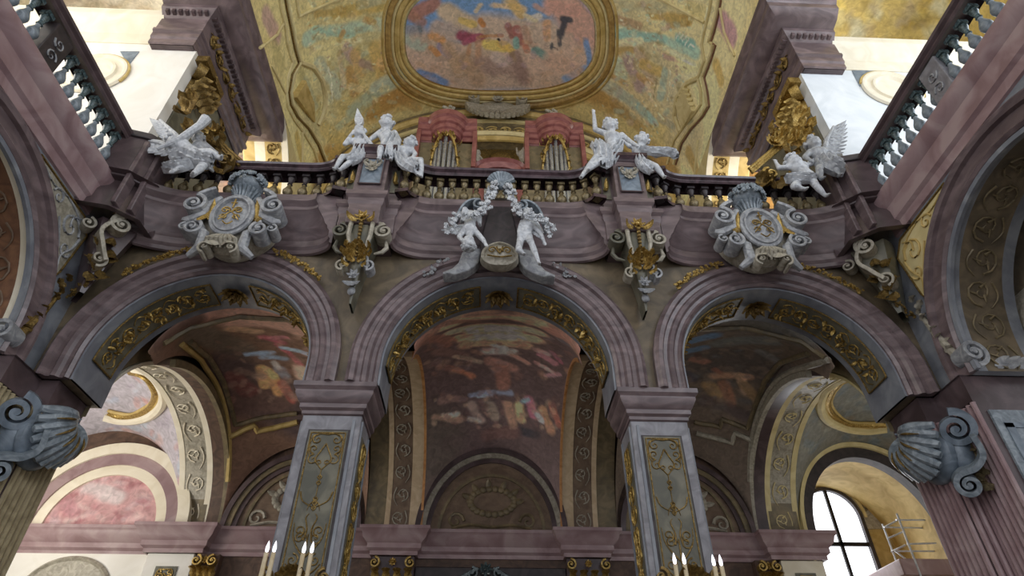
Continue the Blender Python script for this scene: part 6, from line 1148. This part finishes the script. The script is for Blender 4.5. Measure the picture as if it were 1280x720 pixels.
mb = MB(); mb.sweep([(WX-1.25*math.cos(PI*k/30)-.0, 6.4+1.75*math.sin(PI*k/30)) for k in range(3, 31)], [(-.25, -.02), (-.25, .03), (.3, .03), (.3, -.02)], MXZ(19.98)); mb.build('painted_band', STUCCOT, t)
mb = MB(); relief(mb, rinceau(3.6, .4, 7, .03), lambda u, v, h: (WX-(1.27+v)*math.cos(.5+u/1.5), 19.94, 6.4+(1.77+v)*math.sin(.5+u/1.5))); mb.build('scrollwork', OLIVEG, t)
area('window_1_light', (WX, 19.7, 5.6), (WX-1, 16, 3.5), 1.8, 3.6, 60, (.95, .97, 1))
# scaffold
t = thing('scaffold', 'aluminium scaffold tower standing in the window niche at the right', 'scaffold', (12.3, 18.5, -1.6)); Ys = 18.4
def rod(pts, r, nm): mb = MB(); mb.tube([at(x_, y_, Y) for x_, y_, Y in pts], r, 8); return mb.build(nm, STEEL, t)
rod([(1103, 655, 18.8), (1126, 716, 18.8), (1140, 760, 18.8)], .028, 'post'); rod([(1121, 642, 17.9), (1151, 720, 17.9), (1165, 765, 17.9)], .03, 'post')
for y0, y1, x0, x1, Y in ((650, 650, 1120, 1156, 18.0), (659, 660, 1105, 1160, 18.4), (680, 679, 1134, 1170, 18.0), (689, 689, 1118, 1172, 18.4), (709, 709, 1140, 1182, 18.2), (716, 715, 1126, 1186, 18.4)): rod([(x0, y0, Y), (x1, y1, Y)], .025, 'rail')
for a_ in ((1104, 660, 1122, 650), (1110, 673, 1130, 664), (1114, 690, 1132, 681), (1118, 688, 1150, 712), (1160, 722, 1180, 700)): rod([(a_[0], a_[1], 18.5), (a_[2], a_[3], 18.1)], .025, 'brace')
mb = MB(); c1 = at(1105, 706, 18.6); mb.box(11.5, 13.0, 17.9, 20, c1[2]-.45, c1[2]); tag(mb.build('ledge', PINKM, bevel=.04), 'pink stone ledge behind the scaffold in the window niche', 'ledge')
# white wall and arched door head under the left lunette
mb = MB(); mb.box(-13.4, -8.9, 17.28, 17.34, -1.6, 4.64); tag(mb.build('wall_panel', WHITE), 'white plastered wall under the pink cornice of the left bay', 'wall')
c = Vector(at(85, 722, 17.25)); mb = MB(); mb.sweep([(c.x-1.0*math.cos(PI*k/24), c.z-.35+.75*math.sin(PI*k/24)) for k in range(25)], [(-.9, 0), (-.9, .05), (.0, .05), (.06, .1), (.12, .05), (.12, 0)], MXZ(17.28)); tag(mb.build('door_head', STUCCOT, ang=30), 'grey arched door head on the white wall at the lower left', 'arch')
# back pilasters with gilded capitals under the cornice
def pilaster(x0, x1, label, m, gilt=True):
    t = thing('pilaster', label, 'pilaster', ((x0+x1)/2, 17.2, -1.6)); mb = MB(); mb.box(x0, x1, 17.08, 17.35, -1.6, 4.62); mb.build('shaft', m, t, bevel=.02)
    if gilt:
        mb = MB(); n = 4; w = (x1-x0)
        for k in range(n):
            x_ = x0+w*(k+.5)/n
            mb.leaf((x_, 17.05, 3.7), (0, -.1, 1), (0, -1, 0), .45, .11, 1.2, 5, 2); mb.leaf((x_, 17.02, 4.05), (0, -.1, 1), (0, -1, 0), .4, .1, 1.2, 5, 2); mb.ball((x_, 16.98, 4.0), .07, 5)
        for s_, x_ in ((-1, x0+.1), (1, x1-.1)): volute(mb, (x_, 16.98, 4.42), .14, .14, 1.5, PI/2, s_, .34)
        rosette(mb, ((x0+x1)/2, 16.98, 4.45), .11); mb.build('capital', GOLD, t)
    else:
        mb = MB(); xm = (x0+x1)/2; mb.box(xm-.27, xm+.27, 17.05, 17.09, 3.0, 4.3); p = mb.build('panel', OLIVE, t)
        mb = MB(); relief(mb, candelabra(1.2, .46, .016)+[(spiral(.95, -.1, .12, 1.3, 0), .025, .012), (spiral(.95, .1, .12, 1.3, PI, -1), .025, .012)], lambda u, v, h: (xm+v, 17.03, 3.05+u)); mb.build('gilt_relief', GOLD, p)
pilaster(-3.1, -1.98, 'dark back pilaster with gilded capital left of the middle lunette', PURDARK); pilaster(1.98, 3.1, 'dark back pilaster with gilded capital right of the middle lunette', PURDARK)
pilaster(-7.6, -7.0, 'dark pilaster with dull gilded capital at the left end of the left back wall', BROWND); pilaster(7.0, 7.6, 'dark pilaster with gilded capital at the right end of the right back wall', BROWND)
pilaster(-8.85, -7.65, 'white pilaster with small gilt scroll panel below the bright left arch', WHITE, False); pilaster(7.7, 8.85, 'white pilaster with small gilt scroll panel below the right arch', CREAM, False)
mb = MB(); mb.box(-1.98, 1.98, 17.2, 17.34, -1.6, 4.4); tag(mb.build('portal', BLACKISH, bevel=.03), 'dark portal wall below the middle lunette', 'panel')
t = thing('portal_crest', 'dark green crest on top of the portal at the very bottom centre', 'ornament', (0, 17, 4)); mb = MB(); c = Vector(at(607, 712, 17.1)); rosette(mb, c, .2); 
for s_ in (-1, 1): volute(mb, c+Vector((s_*.35, 0, -.1)), .15, .12, 1.4, PI/2, s_, .34); mb.tube([c+Vector((s_*.2, 0, .02)), c+Vector((s_*.7, 0, -.25)), c+Vector((s_*1.2, 0, -.35))], [.06, .07, .05], 6)
mb.build('scrolls', GREENB, t)
# ---------------------------------------------------------------- wall candelabra in front of the piers
def candelabrum(bx, label, group=None):
    Y = 9.35; t = thing('candelabrum', label, 'candelabrum', tuple(at(bx[0], 715, Y)))
    for x_, y_ in bx[1]:
        top = Vector(at(x_, y_, Y)); mb = MB(); mb.lathe([(0, 0), (.032, 0), (.034, -.42), (.05, -.43), (.06, -.47), (0, -.5)], tuple(top), 10); cd = mb.build('candle', CANDLE, t)
        mb = MB(); mb.lathe([(0, .17), (.012, .14), (.028, .07), (.024, .02), (0, 0)], tuple(top), 10); mb.build('bulb', BULB, cd)
    mb = MB(); ctr = Vector(at(bx[0], 722, Y)); xs = bx[1]
    for x_, y_ in xs:
        e = Vector(at(x_, y_, Y))-Vector((0, 0, .48)); mb.tube([ctr+Vector((0, .3, -.2)), ctr+Vector((0, .05, -.32)), (ctr+e)/2-Vector((0, .0, .35)), e-Vector((0, 0, .12)), e], [.03, .028, .025, .022, .02], 7); mb.lathe([(0, 0), (.07, .02), (.09, .06), (.03, -.02)], tuple(e), 10)
    mb.tube([ctr+Vector((0, .3, -.2)), ctr+Vector((0, .75, -.2))], .05, 8); mb.build('arm', GOLD, t)
    mb = MB()
    for k in range(8): q = PI*k/7; mb.leaf(ctr+Vector((0, .2, -.05)), (math.cos(q), -.2, math.sin(q)), (0, -1, 0), .34, .1, .8, 5, 2)
    volute(mb, ctr+Vector((.42, .2, .05)), .12, .1, 1.4, PI/2, 1, .34); volute(mb, ctr+Vector((-.42, .2, .05)), .12, .1, 1.4, PI/2, -1, .34); mb.build('backplate', GOLDD, t); return t
candelabrum((362, [(333, 691), (342, 691), (379, 692), (389, 692)]), 'gilt candelabrum with lit electric candles in front of the left pier')
candelabrum((868, [(844, 706), (856, 706), (893, 708), (902, 708)]), 'gilt candelabrum with lit electric candles in front of the right pier')

# repeats that belong together
for o in COL.objects:
    l = o.get('label')
    if not l: continue
    for kind, key, g in (('putto', 'pedestal', 'cherubs on the parapet pedestals'), ('putto', 'keystone', 'cherubs of the keystone group'), ('garland', 'gilded flower trail', 'gilded flower trails on the side arches'), ('balustrade', '', 'balustrades of the loft and galleries'), ('cartouche', 'flower crown', 'cartouches over the side arches'), ('pilaster', '', 'pilasters on the back wall'), ('candelabrum', '', 'candelabra in front of the piers'), ('cross_arch', '', 'arches between the bays under the loft'), ('console', '', 'gilded consoles between the arches'), ('pedestal', '', 'parapet pedestals')):
        if o.name.split('.')[0] == kind and key in l: o['group'] = g
